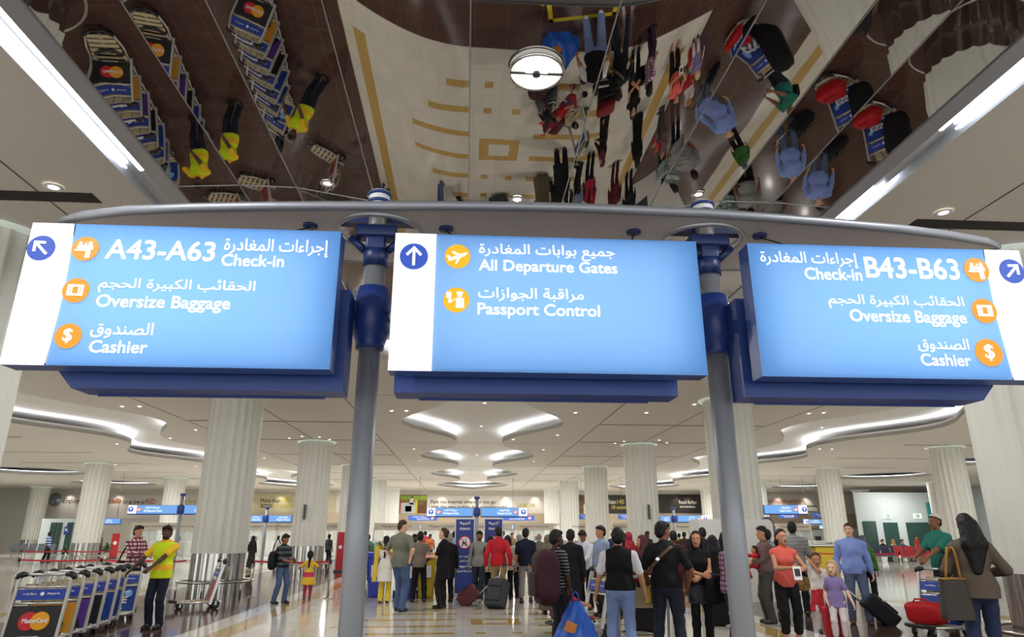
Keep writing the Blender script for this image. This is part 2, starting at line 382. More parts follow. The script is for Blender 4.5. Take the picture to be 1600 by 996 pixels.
# ---- mirrored vault: seven long facets, the middle one lowest
def prof(side):                               # every facet a list of (x, z) from its inner to its outer seam; the second one bends smoothly
    x, z = (AX-.155)+side*.54, 5.3; out = []
    for w, t0, t1 in ((1.1, 0., 11.), (.94, 9.5, 9.5), (.66, .5, .5), (.72, -3.5, -3.5)):
        q = [(x, z)]
        for k in range(12):
            x += side*w/12; z += w/12*math.tan(rad(t0+(t1-t0)*(k+.5)/12)); q.append((x, z))
        out.append(q)
    return out
pr, pl = prof(1), prof(-1)
pr_pts, pl_pts = [p for q in pr for p in q], [p for q in pl for p in q]
secs = [q[::-1] for q in pl[::-1]] + [[(pl[0][0][0]+(pr[0][0][0]-pl[0][0][0])*k/12, 5.3) for k in range(13)]] + pr
YC = (MY0, 1.2, 7.25, MY1)
for q in secs:
    for ya, yb in zip(YC[:-1], YC[1:]):
        g = .006; mb = MB(); q2 = [(q[0][0]+g, q[0][1])] + q[1:-1] + [(q[-1][0]-g, q[-1][1])]
        mb.grid(lambda u, v: (*[q2[round(u*12)][0], ya+g+(yb-ya-2*g)*v], q2[round(u*12)][1]), 13, 9)
        mb.grid(lambda u, v: (*[q2[round(u*12)][0], ya+g+(yb-ya-2*g)*v], q2[round(u*12)][1]+.02), 13, 2)
        mb.build('ceiling_panel', M_MIRROR, kind='structure')
for q in secs:                                # bright metal joints between the facets
    x, z = q[0]; MB().tube([(x, MY0, z-.002), (x, MY1, z-.002)], .0055, 6).build('ceiling_trim', M_ALU, kind='structure')
    for yj in YC[1:-1]: MB().tube([(x, yj, z-.002) for x, z in q], .0055, 6).build('ceiling_trim', M_ALU, kind='structure')
MB().box((AX-.1, 3.1, CEIL+.35), (9.4, 18.6, .05)).build('ceiling', M_CEILW, kind='structure')
bk = MB()                                     # the vault's end above the canopy
bk.extrude_xz([(MX0, CEIL+.3), (MX0, 5.45)] + [(x, z+.02) for x, z in pl_pts[::-1]] + [(x, z+.02) for x, z in pr_pts] + [(MX1, 5.45), (MX1, CEIL+.3)], MY1+.01, MY1+.06)
bk.build('ceiling_trim', M_CEIL, kind='structure')
# ---- light troughs along both edges of the vault
M_TROUGH = mat('trough_reflector', 'c4c9d2', .3, .6)
for s in (-1, 1):
    (xi, zi) = (pr_pts if s > 0 else pl_pts)[-1]
    xo = MX1 if s > 0 else MX0
    tr = MB().use(M_TROUGH)
    tr.extrude_xz([(xi, zi), (xi, zi-.02), (xi+s*.16, zi-.05), (xi+s*.2, zi+.06), (xi+s*.42, zi+.06), (xi+s*.46, zi-.03), (xo, CEIL-.02), (xo, CEIL+.03), (xi, zi+.14)], MY0, MY1)
    t = tr.build('ceiling_trough', None, kind='structure')
    segs = [(-5.8, .5), (.55, 3.4), (3.45, 6.9)] if s < 0 else [(-5.8, .5), (.55, 3.0), (3.05, 5.55), (6.75, 9.3)]
    for a, b in segs:
        for dx, r_ in ((.24, .036), (.41, .012)):  # the thin outer tube is a reflection in the trough, built as emission
            MB().tube([(xi+s*dx, a, zi+.025), (xi+s*dx, b, zi+.025)], r_, 10).build('tube_and_glint', M_TUBE, t)
# ---- columns
def make_column():
    o = thing('column'); tag(o, kind='structure')
    nfl, R0, zs = 20, .75, 1.12
    def shaft(u, v):
        a = 2*PI*u; r = R0 - .055*abs(math.sin(nfl*a/2)); return (r*math.cos(a), r*math.sin(a), zs+(CEIL+.05-zs)*v)
    MB().grid(shaft, nfl*10, 2, cu=True).build('shaft', M_COLUMN, o)
    def clad(u, v):
        a = 2*PI*u; r = R0-.03 - .035*abs(math.sin(nfl*a/2)); return (r*math.cos(a), r*math.sin(a), zs*v)
    MB().grid(clad, nfl*10, 2, cu=True).build('steel_cladding', M_STEEL, o)
    g = MB().ring((0, 0, .38), 1.0, .03, 48)
    for k in range(6):
        a = PI/6+k*PI/3; g.tube([(math.cos(a), math.sin(a), 0), (math.cos(a), math.sin(a), .38)], .022, 8)
    g.build('guard_rail', M_STEEL, o)
    MB().lathe((0, 0, CEIL-.05), [(.72, 0), (.9, .0), (.9, .03), (.72, .03)], 40, cap=False).build('top_ring', mat('glowing_frosted_glass', 'e3efe6', .2, emit=.25), o)  # emission puts the light from above into the glass ring
    return o
column0 = make_column()
for i, (x, y) in enumerate(COLROW):
    if i == 0: column0.location = (x, y, 0)
    else: copy_thing(column0, (x, y, 0))
# ---- far wall, side walls
M_WALL = mat('wall_paint', 'cbc6bb', .7); M_WALLB = mat('wall_beige', 'a8977f', .7)
MB().box(((XL+XR)/2, WALLY+.1, CEIL/2), (XR-XL, .2, CEIL)).build('wall_back', M_WALL, kind='structure')
M_WTILE = tile_mat('white_wall_tile', 'b4bcbb', .4, 1.4, .03, 'aab4b3', .03, 2.)
MB().box((XL-.1, 33, CEIL/2), (.2, 92, CEIL)).build('wall_left', M_WTILE, kind='structure')
MB().box((XR+.1, 33, CEIL/2), (.2, 92, CEIL)).build('wall_right', M_WTILE, kind='structure')

# ================================================================ SIGNS, POLES AND CANOPY
YS = 4.05                                     # the plane of the sign faces
def sign_xz(x, y): p = at_y(x, y, YS); return p.x, p.z
M_PANEL = bpy.data.materials.new('translucent_blue_panel'); M_PANEL.use_nodes = True
_nt = M_PANEL.node_tree; _nt.nodes.clear(); _o = _nt.nodes.new('ShaderNodeOutputMaterial'); _a = _nt.nodes.new('ShaderNodeAddShader')
_t = _nt.nodes.new('ShaderNodeBsdfTranslucent'); _d = _nt.nodes.new('ShaderNodeBsdfDiffuse')
_t.inputs[0].default_value = (.6, .70, .75, 1); _d.inputs[0].default_value = (.06, .16, .34, 1)
_nt.links.new(_t.outputs[0], _a.inputs[0]); _nt.links.new(_d.outputs[0], _a.inputs[1]); _nt.links.new(_a.outputs[0], _o.inputs[0])
M_SIGNTUBE = mat('sign_tube', 'eef4ff', emit=1.75)
M_BOXIN = mat('lightbox_white_lining', 'f4f4f4', .8)
M_SIDE = mat('sign_side_blue', '23407f', .35)
def icon(parent, name, cx, cz, r, shapes, base, y=-.012, fg=None):
    o = disc(MB(), cx, cz, r, y-.002, 36).build(name, base, parent)
    mb = MB()
    for s in shapes:
        if s[0] == 'd': disc(mb, cx+s[1]*r, cz+s[2]*r, s[3]*r, y-.008, 20)
        else: mb.extrude_xz([(cx+u*r, cz+v*r) for u, v in s], y-.008, y-.004)
    mb.build('pictogram', fg or M_TEXT, o)
    return o
def rot2(poly, a): return [(u*math.cos(a)-v*math.sin(a), u*math.sin(a)+v*math.cos(a)) for u, v in poly]
def arrow_shape(a): return [rot2(p, a) for p in ([(-.1, -.7), (.1, -.7), (.1, .5), (-.1, .5)], [(0, .78), (-.58, .16), (-.44, .02), (0, .5)], [(0, .78), (0, .5), (.44, .02), (.58, .16)])]
PLANE = [rot2([(u*.95, v*.95) for u, v in p], .32) for p in ([(-.85, -.16), (-.6, -.22), (.55, -.16), (.85, -.02), (.8, .1), (.5, .12), (-.5, .02), (-.62, .02)], [(-.85, .3), (-.7, .3), (-.45, -.05), (-.75, -.1)], [(-.35, .5), (-.18, .5), (.3, .05), (-.05, .02)], [(-.02, -.1), (.3, -.1), (-.25, -.62), (-.4, -.62)])]
CHECKIN = [('d', -.38, .42, .13), ('d', .36, .44, .14), [(-.58, .26), (-.2, .26), (-.02, .05), (-.02, -.02), (-.58, -.02)], [(.16, .28), (.56, .28), (.62, -.1), (.46, -.1), (.46, -.78), (.12, -.78), (.12, -.1), (.0, .05), (-.02, .16)], [(-.72, -.08), (.06, -.08), (.06, -.22), (-.72, -.22)], [(-.2, .18), (.05, .5), (.13, .44), (-.08, .12)]]
BAGGAGE = [[(-.6, .45), (.6, .45), (.6, .28), (-.6, .28)], [(-.6, -.28), (.6, -.28), (.6, -.45), (-.6, -.45)], [(-.6, .28), (-.42, .28), (-.42, -.28), (-.6, -.28)], [(.42, .28), (.6, .28), (.6, -.28), (.42, -.28)], [(-.34, .28), (-.22, .28), (-.22, -.28), (-.34, -.28)], [(.22, .28), (.34, .28), (.34, -.28), (.22, -.28)]]
PASSPORT = [('d', .25, .38, .19), [(-.02, .5), (.52, .5), (.46, .66), (.04, .66)], [(-.02, .14), (.56, .14), (.62, -.64), (-.02, -.64)], [(.02, .12), (-.5, -.3), (-.6, -.16), (-.1, .06)], [(-.62, -.22), (-.46, -.28), (-.4, .1), (-.56, .1)], [(-.76, .12), (-.4, .12), (-.38, .62), (-.76, .62)]]
def make_sign(name, x0, x1, z0, z1, white, label, backx):
    o = thing(name, (0, YS, 0)); tag(o, label, 'sign', 'lit overhead direction signs')
    wx = .265
    D = .15                                    # depth of the light box
    # housing with an open front
    hb = MB().use(M_SIDE)
    for (c, d) in (((x0+.006, D/2, (z0+z1)/2), (.012, D, z1-z0)), ((x1-.006, D/2, (z0+z1)/2), (.012, D, z1-z0)), (((x0+x1)/2, D/2, z0+.006), (x1-x0-.024, D, .012)), (((x0+x1)/2, D/2, z1-.006), (x1-x0-.024, D, .012))): hb.box(c, d)
    hb.build('housing', None, o)
    MB().box(((x0+x1)/2, D-.004, (z0+z1)/2), (x1-x0-.03, .006, z1-z0-.03)).build('backing', M_BOXIN, o)
    bx0, bx1 = (x0+wx, x1) if white == 'l' else (x0, x1-wx)
    MB().box(((bx0+bx1)/2, -.004, (z0+z1)/2), (bx1-bx0, .006, z1-z0)).build('face_panel', M_PANEL, o)
    wa, wb = (x0, x0+wx) if white == 'l' else (x1-wx, x1)
    q = MB(); bulge = .016 if backx[2] != 'n' else 0.
    if white == 'l': poly = [(wa, z0), (wb-bulge, z0)] + [(wb-bulge+bulge*1.6*math.sin(PI*k/12), z0+(z1-z0)*k/12) for k in range(1, 12)] + [(wb-bulge, z1), (wa, z1)]
    else: poly = [(wb, z0), (wb, z1), (wa+bulge, z1)] + [(wa+bulge-bulge*1.6*math.sin(PI*k/12), z1-(z1-z0)*k/12) for k in range(1, 12)] + [(wa+bulge, z0)]
    q.extrude_xz(poly, -.009, -.001); q.build('white_panel', M_BACKW, o)
    n = 5
    for k in range(n):                         # lamps inside the box
        zz = z0+(z1-z0)*(.13+.74*k/(n-1))
        MB().tube([(bx0+.12, D*.62, zz), (bx1-.12, D*.62, zz)], .011, 8).build('lamp_tube', M_SIGNTUBE, o)
    # the dark blue beam box behind, its outer lower corner cut
    ba, bb, cut = backx; zb, zt = 2.515, 3.21
    bp = [(ba+(.09 if cut == 'l' else 0), zb), (bb-(.09 if cut == 'r' else 0), zb), (bb, zb+.1), (bb, zt), (ba, zt), (ba, zb+.1)]
    b = MB().use(M_NAVY); b.extrude_xz(bp, .24, .46); b.box(((ba+bb)/2, .45, zb-.004), (bb-ba-.3, .02, .012)); bb_ = b.build('beam_box', None, o)
    MB().box(((ba+bb)/2, .2, (zb+zt)/2+.05), (bb-ba-.5, .1, .3)).build('bracket', M_NAVYD, o)
    return o
ZS0, ZS1 = 2.602, 3.522
s_l = make_sign('direction_sign', -2.762, -.842, ZS0, ZS1, 'l', 'blue lit sign with arrow pointing up left, A43-A63 check-in, oversize baggage and cashier', (-2.56, -.80, 'l'))
s_c = make_sign('direction_sign', -.49, 1.512, ZS0, ZS1, 'l', 'blue lit sign between the poles for all departure gates and passport control', (-.475, 1.39, 'n'))
s_r = make_sign('direction_sign', 1.868, 3.80, ZS0, ZS1, 'r', 'blue lit sign with arrow pointing up right, B43-B63 check-in, oversize baggage and cashier', (1.845, 3.60, 'r'))
def sign_text(sg, body, l, r, t, b, bold=.02, **k):
    """l, r at the line's mid height and t, b at its middle, in the photograph's pixels, taken onto the plane of the sign faces"""
    ym, xm = (t+b)/2, (l+r)/2
    fit_text('lettering', body, M_TEXT, sg, sign_xz(l, ym)[0], sign_xz(r, ym)[0], sign_xz(xm, b)[1], sign_xz(xm, t)[1], -.012, bold, **k)
def sign_icon(sg, x, y, rpx, shapes, base, name='icon_disc', fg=None):
    cx, cz = sign_xz(x, y); r = abs(sign_xz(x+rpx, y)[0]-cx); return icon(sg, name, cx, cz, r, shapes, base, fg=fg)
A = s_l
sign_text(A, 'A43-A63', 167, 338, 377, 408, .02); sign_text(A, 'إجراءات المغادرة', 351, 514, 375, 402, .012); sign_text(A, 'Check-in', 347, 445, 399, 418)
sign_text(A, 'الحقائب الكبيرة الحجم', 155, 400, 437, 461, .012); sign_text(A, 'Oversize Baggage', 151, 361, 463, 489)
sign_text(A, 'الصندوق', 143, 241, 505, 530, .012); sign_text(A, 'Cashier', 141, 232, 533, 553)
sign_icon(A, 66, 389, 22, arrow_shape(rad(45)), M_ARROWB, 'arrow_disc'); sign_icon(A, 135, 390, 21, CHECKIN, M_ORANGE); sign_icon(A, 120, 455, 21, BAGGAGE, M_ORANGE)
def dollar(sg, x, y):
    d = sign_icon(sg, x, y, 21, [], M_ORANGE) if False else None
    cx, cz = sign_xz(x, y); r = abs(sign_xz(x+21, y)[0]-cx)
    o = disc(MB(), cx, cz, r, -.014, 36).build('icon_disc', M_ORANGE, sg)
    fit_text('pictogram', '$', M_TEXT, o, cx-.36*r, cx+.36*r, cz-.6*r, cz+.6*r, -.018, .02)
dollar(A, 108, 526)
B = s_c
sign_text(B, 'جميع بوابات المغادرة', 748, 960, 384, 408, .012); sign_text(B, 'All Departure Gates', 748, 964, 409, 432)
sign_text(B, 'مراقبة الجوازات', 747, 912, 451, 473, .012); sign_text(B, 'Passport Control', 746, 937, 476, 500)
sign_icon(B, 647, 402, 22, arrow_shape(0), M_ARROWB, 'arrow_disc'); sign_icon(B, 715, 402, 20, PLANE, M_YELLOWI); sign_icon(B, 713, 470, 20.5, PASSPORT, M_YELLOWI)
D_ = s_r
sign_text(D_, 'إجراءات المغادرة', 1187, 1338, 395, 419, .012); sign_text(D_, 'Check-in', 1256, 1345, 420, 439); sign_text(D_, 'B43-B63', 1350, 1496, 404, 437, .02)
sign_text(D_, 'الحقائب الكبيرة الحجم', 1293, 1504, 462, 485, .012); sign_text(D_, 'Oversize Baggage', 1327, 1508, 486, 511)
sign_text(D_, 'الصندوق', 1432, 1512, 530, 552, .012); sign_text(D_, 'Cashier', 1437, 1515, 554, 573)
sign_icon(D_, 1579, 425, 19, arrow_shape(rad(-45)), M_ARROWB, 'arrow_disc'); sign_icon(D_, 1524, 423, 19, CHECKIN, M_ORANGE); sign_icon(D_, 1536, 487, 19, BAGGAGE, M_ORANGE)
dollar(D_, 1543, 552)
# ---- poles
YP = 4.6
M_POLE = mat('grey_pole_lacquer', '85888f', .38, .2)
def make_pole(x, label):
    o = thing('sign_pole', (x, YP, 0)); tag(o, label, 'pole', 'grey sign poles')
    MB().tube([(0, 0, .03), (0, 0, 3.5)], .076, 28).build('shaft', M_POLE, o)
    MB().lathe((0, 0, 0), [(.2, 0), (.2, .02), (.17, .035), (.09, .04), (.085, .1)], 32).build('base_plate', M_STEEL, o)
    zc0, zc1 = at_y(578, 540, YP).z, at_y(578, 452, YP).z; h = zc1-zc0
    MB().lathe((0, 0, zc0), [(.085, -.03), (.098, -.03), (.1, 0), (.128, h*.2), (.136, h*.22), (.136, h*.72), (.128, h*.75), (.108, h), (.08, h)], 32).build('collar', M_NAVY, o)
    zm = (zc0+zc1)/2
    for s in (-1, 1): MB().tube([(s*.12, 0, zm), (s*.3, -.06, zm)], .045, 16).build('arm', M_WHITE, o)
    MB().lathe((0, 0, 3.5), [(.092, 0), (.092, .1), (.076, .13)], 28).build('sleeve', M_NAVYD, o)
    MB().tube([(0, 0, 3.6), (0, 0, 3.98)], .068, 24).build('upper_tube', M_ALU, o)
    cl = MB(); cl.box((0, -.03, 3.76), (.3, .14, .09), bev=.02); cl.box((0, .0, 3.68), (.14, .16, .12), bev=.02)
    cl.tube([(-.08, 0, 3.63), (-.19, 0, 3.73)], .03, 10); cl.tube([(.08, 0, 3.63), (.19, 0, 3.73)], .03, 10); cl.build('clamp', M_NAVYD, o)
    f = MB().use(M_WHITE); f.lathe((0, 0, 3.95), [(.078, 0), (.078, .155), (.06, .165)], 28)
    f.use(M_NAVY); f.ring((0, 0, 4.02), .078, .014, 32, 8); f.ring((0, 0, 4.085), .078, .014, 32, 8)
    f.box((0, 0, 3.97), (.24, .05, .03)); f.build('finial', None, o)
    return o
pole_l = make_pole(at_y(571, 640, YP).x, 'grey pole with blue collar between the A43-A63 sign and the departure gates sign')
pole_r = make_pole(at_y(1126, 620, YP).x, 'grey pole with blue collar between the departure gates sign and the B43-B63 sign')
# ---- canopy
ZC = 3.84
near = [(95, 350), (130, 342), (200, 334), (300, 330), (400, 328), (500, 327), (600, 327), (700, 327), (800, 328), (900, 330), (1000, 334), (1100, 338), (1200, 345), (1300, 353), (1400, 362), (1480, 372), (1540, 382), (1562, 388)]
NP = [at_z(x, y, ZC) for x, y in near]
xa, xb = NP[0].x, NP[-1].x; ya, yb = NP[0].y, NP[-1].y
FP = []
for i in range(25):
    t = i/24; FP.append((xb+(xa-xb)*t, yb+(ya-yb)*t + .68*math.sin(PI*t)**.5))
outline = [(p.x, p.y) for p in NP] + FP[1:-1]
HOLES = [(pole_l.location.x, YP+.13), (pole_r.location.x, YP+.13)]
can = thing('canopy', (0, 0, 0)); tag(can, 'pale grey lens-shaped canopy over the three signs, pierced by two poles', 'canopy')
cs = slab('canopy_plate', outline, [[(hx+.32*math.cos(2*PI*i/40), hy+.32*math.sin(2*PI*i/40)) for i in range(40)] for hx, hy in HOLES], ZC, ZC+.05, mat('canopy_paint', 'c9c3bf', .45))
cs.parent = can; del cs['kind']; cs.name = 'plate'
MB().tube([(x, y, ZC+.025) for x, y in outline], .035, 10, closed=True).build('rim', mat('canopy_rim', '8f9299', .4, .4), can)
for hx, hy in HOLES: MB().ring((hx, hy, ZC), .32, .022, 40).build('hole_ring', M_ALU, can)
for hx, hy in HOLES:
    MB().box((hx, YP+.1, ZC+.07), (.74, .08, .05)).build('crossbar', M_NAVYD, can)
for px, py, dx in ((485, 352, -.18), (697, 357, .12), (990, 362, -.12), (1187, 368, .2)):
    p = at_z(px, py, ZC); d = MB().lathe((p.x, p.y, ZC-.015), [(.045, -.006), (.055, 0), (.055, .015)], 24); d.build('cable_gland', M_NAVYD, can)
    MB().tube([(p.x, p.y, ZC-.02), (p.x+dx, YS+.2, ZS1+.04), (p.x+dx, YS+.14, ZS1-.02)], .006, 6).build('cable', M_BLACK, can)
# ---- lights set in the mirrored vault
def vault_z(x):
    pts = sorted(pl_pts+pr_pts)
    for (xa_, za_), (xb_, zb_) in zip(pts[:-1], pts[1:]):
        if xa_ <= x <= xb_: return za_+(zb_-za_)*(x-xa_)/max(xb_-xa_, 1e-6)
    return CEIL
def on_vault(x, y):
    z = 5.4
    for _ in range(8): p = at_z(x, y, z); z = vault_z(p.x)
    return p
p = on_vault(838, 108)
bl = thing('ceiling_lamp_large', (p.x, p.y, p.z)); tag(bl, 'large round bright lamp with crossbar hanging in the mirrored ceiling', 'ceiling lamp')
MB().lathe((0, 0, 0), [(.0, -.012), (.15, -.016), (.21, -.035), (.22, -.035), (.215, -.012), (.0, -.003)], 40, cap=False).build('reflector', mat('lamp_reflector', 'f3f1ea', .35, emit=.9), bl)
MB().ring((0, 0, -.035), .222, .014, 48).build('rim', M_CHROME, bl)
c = MB(); c.box((0, 0, -.045), (.44, .014, .014)); c.lathe((0, 0, -.07), [(.0, 0), (.03, .005), (.035, .03), (.0, .035)], 20, cap=False); c.build('crossbar', M_DGREY, bl)
MB().tube([(-.09, 0, -.03), (.09, 0, -.03)], .018, 12).build('bulb', M_LED, bl)
def downlight(loc, r, label, group, ring_m=M_WHITE, tilt=None):
    o = thing('downlight', loc); tag(o, label, 'downlight', group)
    MB().lathe((0, 0, 0), [(r*.55, -.004), (r*.62, -.012), (r, -.01), (r*1.02, .0)], 28, cap=False).build('ring', ring_m, o)
    MB().lathe((0, 0, 0), [(0, .002), (r*.55, -.002), (r*.58, -.004)], 24, cap=False).build('lens', M_LED, o)
    return o
for (px, py), lb in zip(((512, 286), (808, 311), (1091, 303)), ('small chrome-ringed downlight in the mirrored ceiling above the A43-A63 sign', 'small chrome-ringed downlight in the mirrored ceiling above the departure gates sign', 'small chrome-ringed downlight in the mirrored ceiling above the right pole')):
    p = on_vault(px, py); downlight((p.x, p.y, p.z-.004), .085, lb, 'downlights in the mirrored ceiling', M_CHROME)
for (px, py), lb in zip(((84, 291), (1474, 331)), ('downlight in the dark ceiling slot above the A43-A63 sign', 'downlight in the dark ceiling slot above the B43-B63 sign')):
    p = at_z(px, py, CEIL); downlight((p.x, p.y, CEIL-.012), .11, lb, 'downlights in the near ceiling slots')

# ================================================================ FIGURES: bodies and clothes as smooth implicit surfaces
def v3(*a): return np.array(a, np.float32)
class Field:
    def __init__(s, lo, hi, h):
        s.h = h; s.lo = np.array(lo, np.float32)-2*h; n = np.ceil((np.array(hi)+2*h-s.lo)/h).astype(int)+1
        s.n = n; s.V = np.full(n, .2, np.float32)
    def region(s, lo, hi):
        a = np.clip(np.floor((np.array(lo)-s.lo)/s.h).astype(int), 0, s.n); b = np.clip(np.ceil((np.array(hi)-s.lo)/s.h).astype(int)+1, 0, s.n)
        if (b <= a).any(): return None
        g = [(s.lo[i]+s.h*np.arange(a[i], b[i])).astype(np.float32) for i in range(3)]
        return tuple(slice(a[i], b[i]) for i in range(3)), g[0][:, None, None], g[1][None, :, None], g[2][None, None, :]
    def blend(s, sl, d, k):
        A = s.V[sl]
        if k <= 0: s.V[sl] = np.minimum(A, d); return
        hh = np.clip(.5+.5*(A-d)/k, 0, 1); s.V[sl] = A+(d-A)*hh-k*hh*(1-hh)
    def cone(s, a, b, ra, rb, k=.02, sq=None):
        a = np.asarray(a, np.float32); b = np.asarray(b, np.float32); R = max(ra, rb)+k+3*s.h
        q = s.region(np.minimum(a, b)-R, np.maximum(a, b)+R)
        if q is None: return
        sl, X, Y, Z = q; d = b-a; L = float(d@d)+1e-9
        t = np.clip(((X-a[0])*d[0]+(Y-a[1])*d[1]+(Z-a[2])*d[2])/L, 0, 1)
        dx, dy, dz = X-(a[0]+t*d[0]), Y-(a[1]+t*d[1]), Z-(a[2]+t*d[2])
        if sq: dx = dx*sq[0]; dy = dy*sq[1]
        s.blend(sl, np.sqrt(dx*dx+dy*dy+dz*dz)-(ra+(rb-ra)*t), k)
    def ell(s, c, r, R=None, k=.02, cut=None):
        c = np.asarray(c, np.float32); m = max(r)+k+3*s.h; q = s.region(c-m, c+m)
        if q is None: return
        sl, X, Y, Z = q; X = X-c[0]; Y = Y-c[1]; Z = Z-c[2]
        if R is not None: X, Y, Z = (R[0, i]*X+R[1, i]*Y+R[2, i]*Z for i in range(3))
        e = np.sqrt((X/r[0])**2+(Y/r[1])**2+(Z/r[2])**2); e2 = np.sqrt((X/r[0]**2)**2+(Y/r[1]**2)**2+(Z/r[2]**2)**2)+1e-6
        d = np.clip(e*(e-1)/e2, -.2, .2)
        if cut is not None:
            for (nx, ny, nz, o) in cut: d = np.maximum(d, -(nx*X+ny*Y+nz*Z-o))
        s.blend(sl, d.astype(np.float32), k)
    def halfspace(s, n, o):     # keep where n.p > o
        X, Y, Z = (s.lo[i]+s.h*np.arange(s.n[i], dtype=np.float32) for i in range(3))
        s.V = np.maximum(s.V, -(n[0]*X[:, None, None]+n[1]*Y[None, :, None]+n[2]*Z[None, None, :]-o)).astype(np.float32)
    def ripple(s, amp, fz, fx, ph=0.):
        X, Y, Z = (s.lo[i]+s.h*np.arange(s.n[i], dtype=np.float32) for i in range(3)); X = X[:, None, None]; Y = Y[None, :, None]; Z = Z[None, None, :]
        s.V += (amp*(np.sin(fz*Z+3*np.sin(fx*X+ph)+2*np.sin(9*Y+ph))*.6+np.sin(fx*1.7*X+1.3*fx*Y+5*np.sin(4*Z+ph))*.4)).astype(np.float32)
    def mesh(s):
        V = s.V; h = s.h; I = V < 0; n = np.array(V.shape)-1
        c = np.zeros(n, np.int8)
        for dx in (0, 1):
            for dy in (0, 1):
                for dz in (0, 1): c += I[dx:dx+n[0], dy:dy+n[1], dz:dz+n[2]]
        act = (c > 0) & (c < 8); ii = np.argwhere(act)
        if len(ii) == 0: return None
        idx = np.full(n, -1, np.int32); idx[act] = np.arange(len(ii))
        P = np.zeros((len(ii), 3), np.float32); cnt = np.zeros(len(ii), np.float32)
        for ax in range(3):
            o = [a for a in range(3) if a != ax]
            for p in (0, 1):
                for q in (0, 1):
                    off = np.zeros(3, int); off[o[0]] = p; off[o[1]] = q
                    A = ii+off; B = A.copy(); B[:, ax] += 1
                    va = V[A[:, 0], A[:, 1], A[:, 2]]; vb = V[B[:, 0], B[:, 1], B[:, 2]]; m = (va < 0) != (vb < 0)
                    t = va[m]/(va[m]-vb[m]); pt = off[None, :].repeat(m.sum(), 0).astype(np.float32); pt[:, ax] = t
                    P[m] += pt; cnt[m] += 1
        P = s.lo+(ii+P/cnt[:, None])*h; Q = []
        for ax in range(3):
            o1, o2 = [(1, 2), (2, 0), (0, 1)][ax]
            sl = [slice(None)]*3; sl[ax] = slice(0, -1); s2 = list(sl); s2[ax] = slice(1, None)
            for s_, flip in ((I[tuple(sl)] & ~I[tuple(s2)], False), (~I[tuple(sl)] & I[tuple(s2)], True)):
                e = np.argwhere(s_); e = e[(e[:, o1] > 0) & (e[:, o2] > 0) & (e[:, o1] < V.shape[o1]-1) & (e[:, o2] < V.shape[o2]-1)]
                if len(e) == 0: continue
                k = []
                for a, b in ((0, 0), (1, 0), (1, 1), (0, 1)):
                    f = e.copy(); f[:, o1] -= 1-a; f[:, o2] -= 1-b; k.append(idx[f[:, 0], f[:, 1], f[:, 2]])
                k = np.stack(k, 1); Q.append(k[:, ::-1] if flip else k)
        Q = np.concatenate(Q); Q = Q[(Q >= 0).all(1)]
        return P, Q
def np_mesh(name, P, Q, m, parent, mi=None, mats=None):
    me = bpy.data.meshes.new(name); me.vertices.add(len(P)); me.vertices.foreach_set('co', P.astype(np.float32).ravel())
    me.loops.add(len(Q)*4); me.loops.foreach_set('vertex_index', Q.astype(np.int32).ravel())
    me.polygons.add(len(Q)); me.polygons.foreach_set('loop_start', np.arange(0, len(Q)*4, 4, dtype=np.int32)); me.polygons.foreach_set('loop_total', np.full(len(Q), 4, np.int32))
    for q in (mats or [m]): me.materials.append(q)
    if mi is not None: me.polygons.foreach_set('material_index', mi.astype(np.int32))
    me.polygons.foreach_set('use_smooth', np.ones(len(Q), bool)); me.update(calc_edges=True)
    o = bpy.data.objects.new(name, me); COL.objects.link(o); o.parent = parent
    return o
def ik(a, t, l1, l2, pole):
    a = np.array(a, float); t = np.array(t, float); d = t-a; D = np.linalg.norm(d); D2 = min(D, (l1+l2)*.999); u = d/D; t = a+u*D2
    x = (l1*l1-l2*l2+D2*D2)/(2*D2); hgt = math.sqrt(max(l1*l1-x*x, 0)); p = np.array(pole, float); p = p-u*(p@u); p /= np.linalg.norm(p)+1e-9
    return a+u*x+p*hgt, t
def rotm(yaw, pitch, roll=0.):
    return np.array((Matrix.Rotation(yaw, 3, 'Z') @ Matrix.Rotation(pitch, 3, 'X') @ Matrix.Rotation(roll, 3, 'Y')))
SKINS = {'fair': 'd9a98c', 'tan': 'b98463', 'brown': '8a5a3f', 'dark': '4b3126', 'light': 'e0b79c'}
for k_, v_ in SKINS.items(): mat('skin_'+k_, v_, .5, spec=.35)
M_EYEW = mat('eye_white', 'cfc8c0', .3); M_IRIS = mat('eye_dark', '241812', .2)
HAIRC = {'black': '120f0e', 'brown': '3a281c', 'blond': 'c0a06a', 'grey': '8d8a86', 'dkbrown': '241913'}
for k_, v_ in HAIRC.items(): mat('hair_'+k_, v_, .6, spec=.3)
DETAIL = 1.0
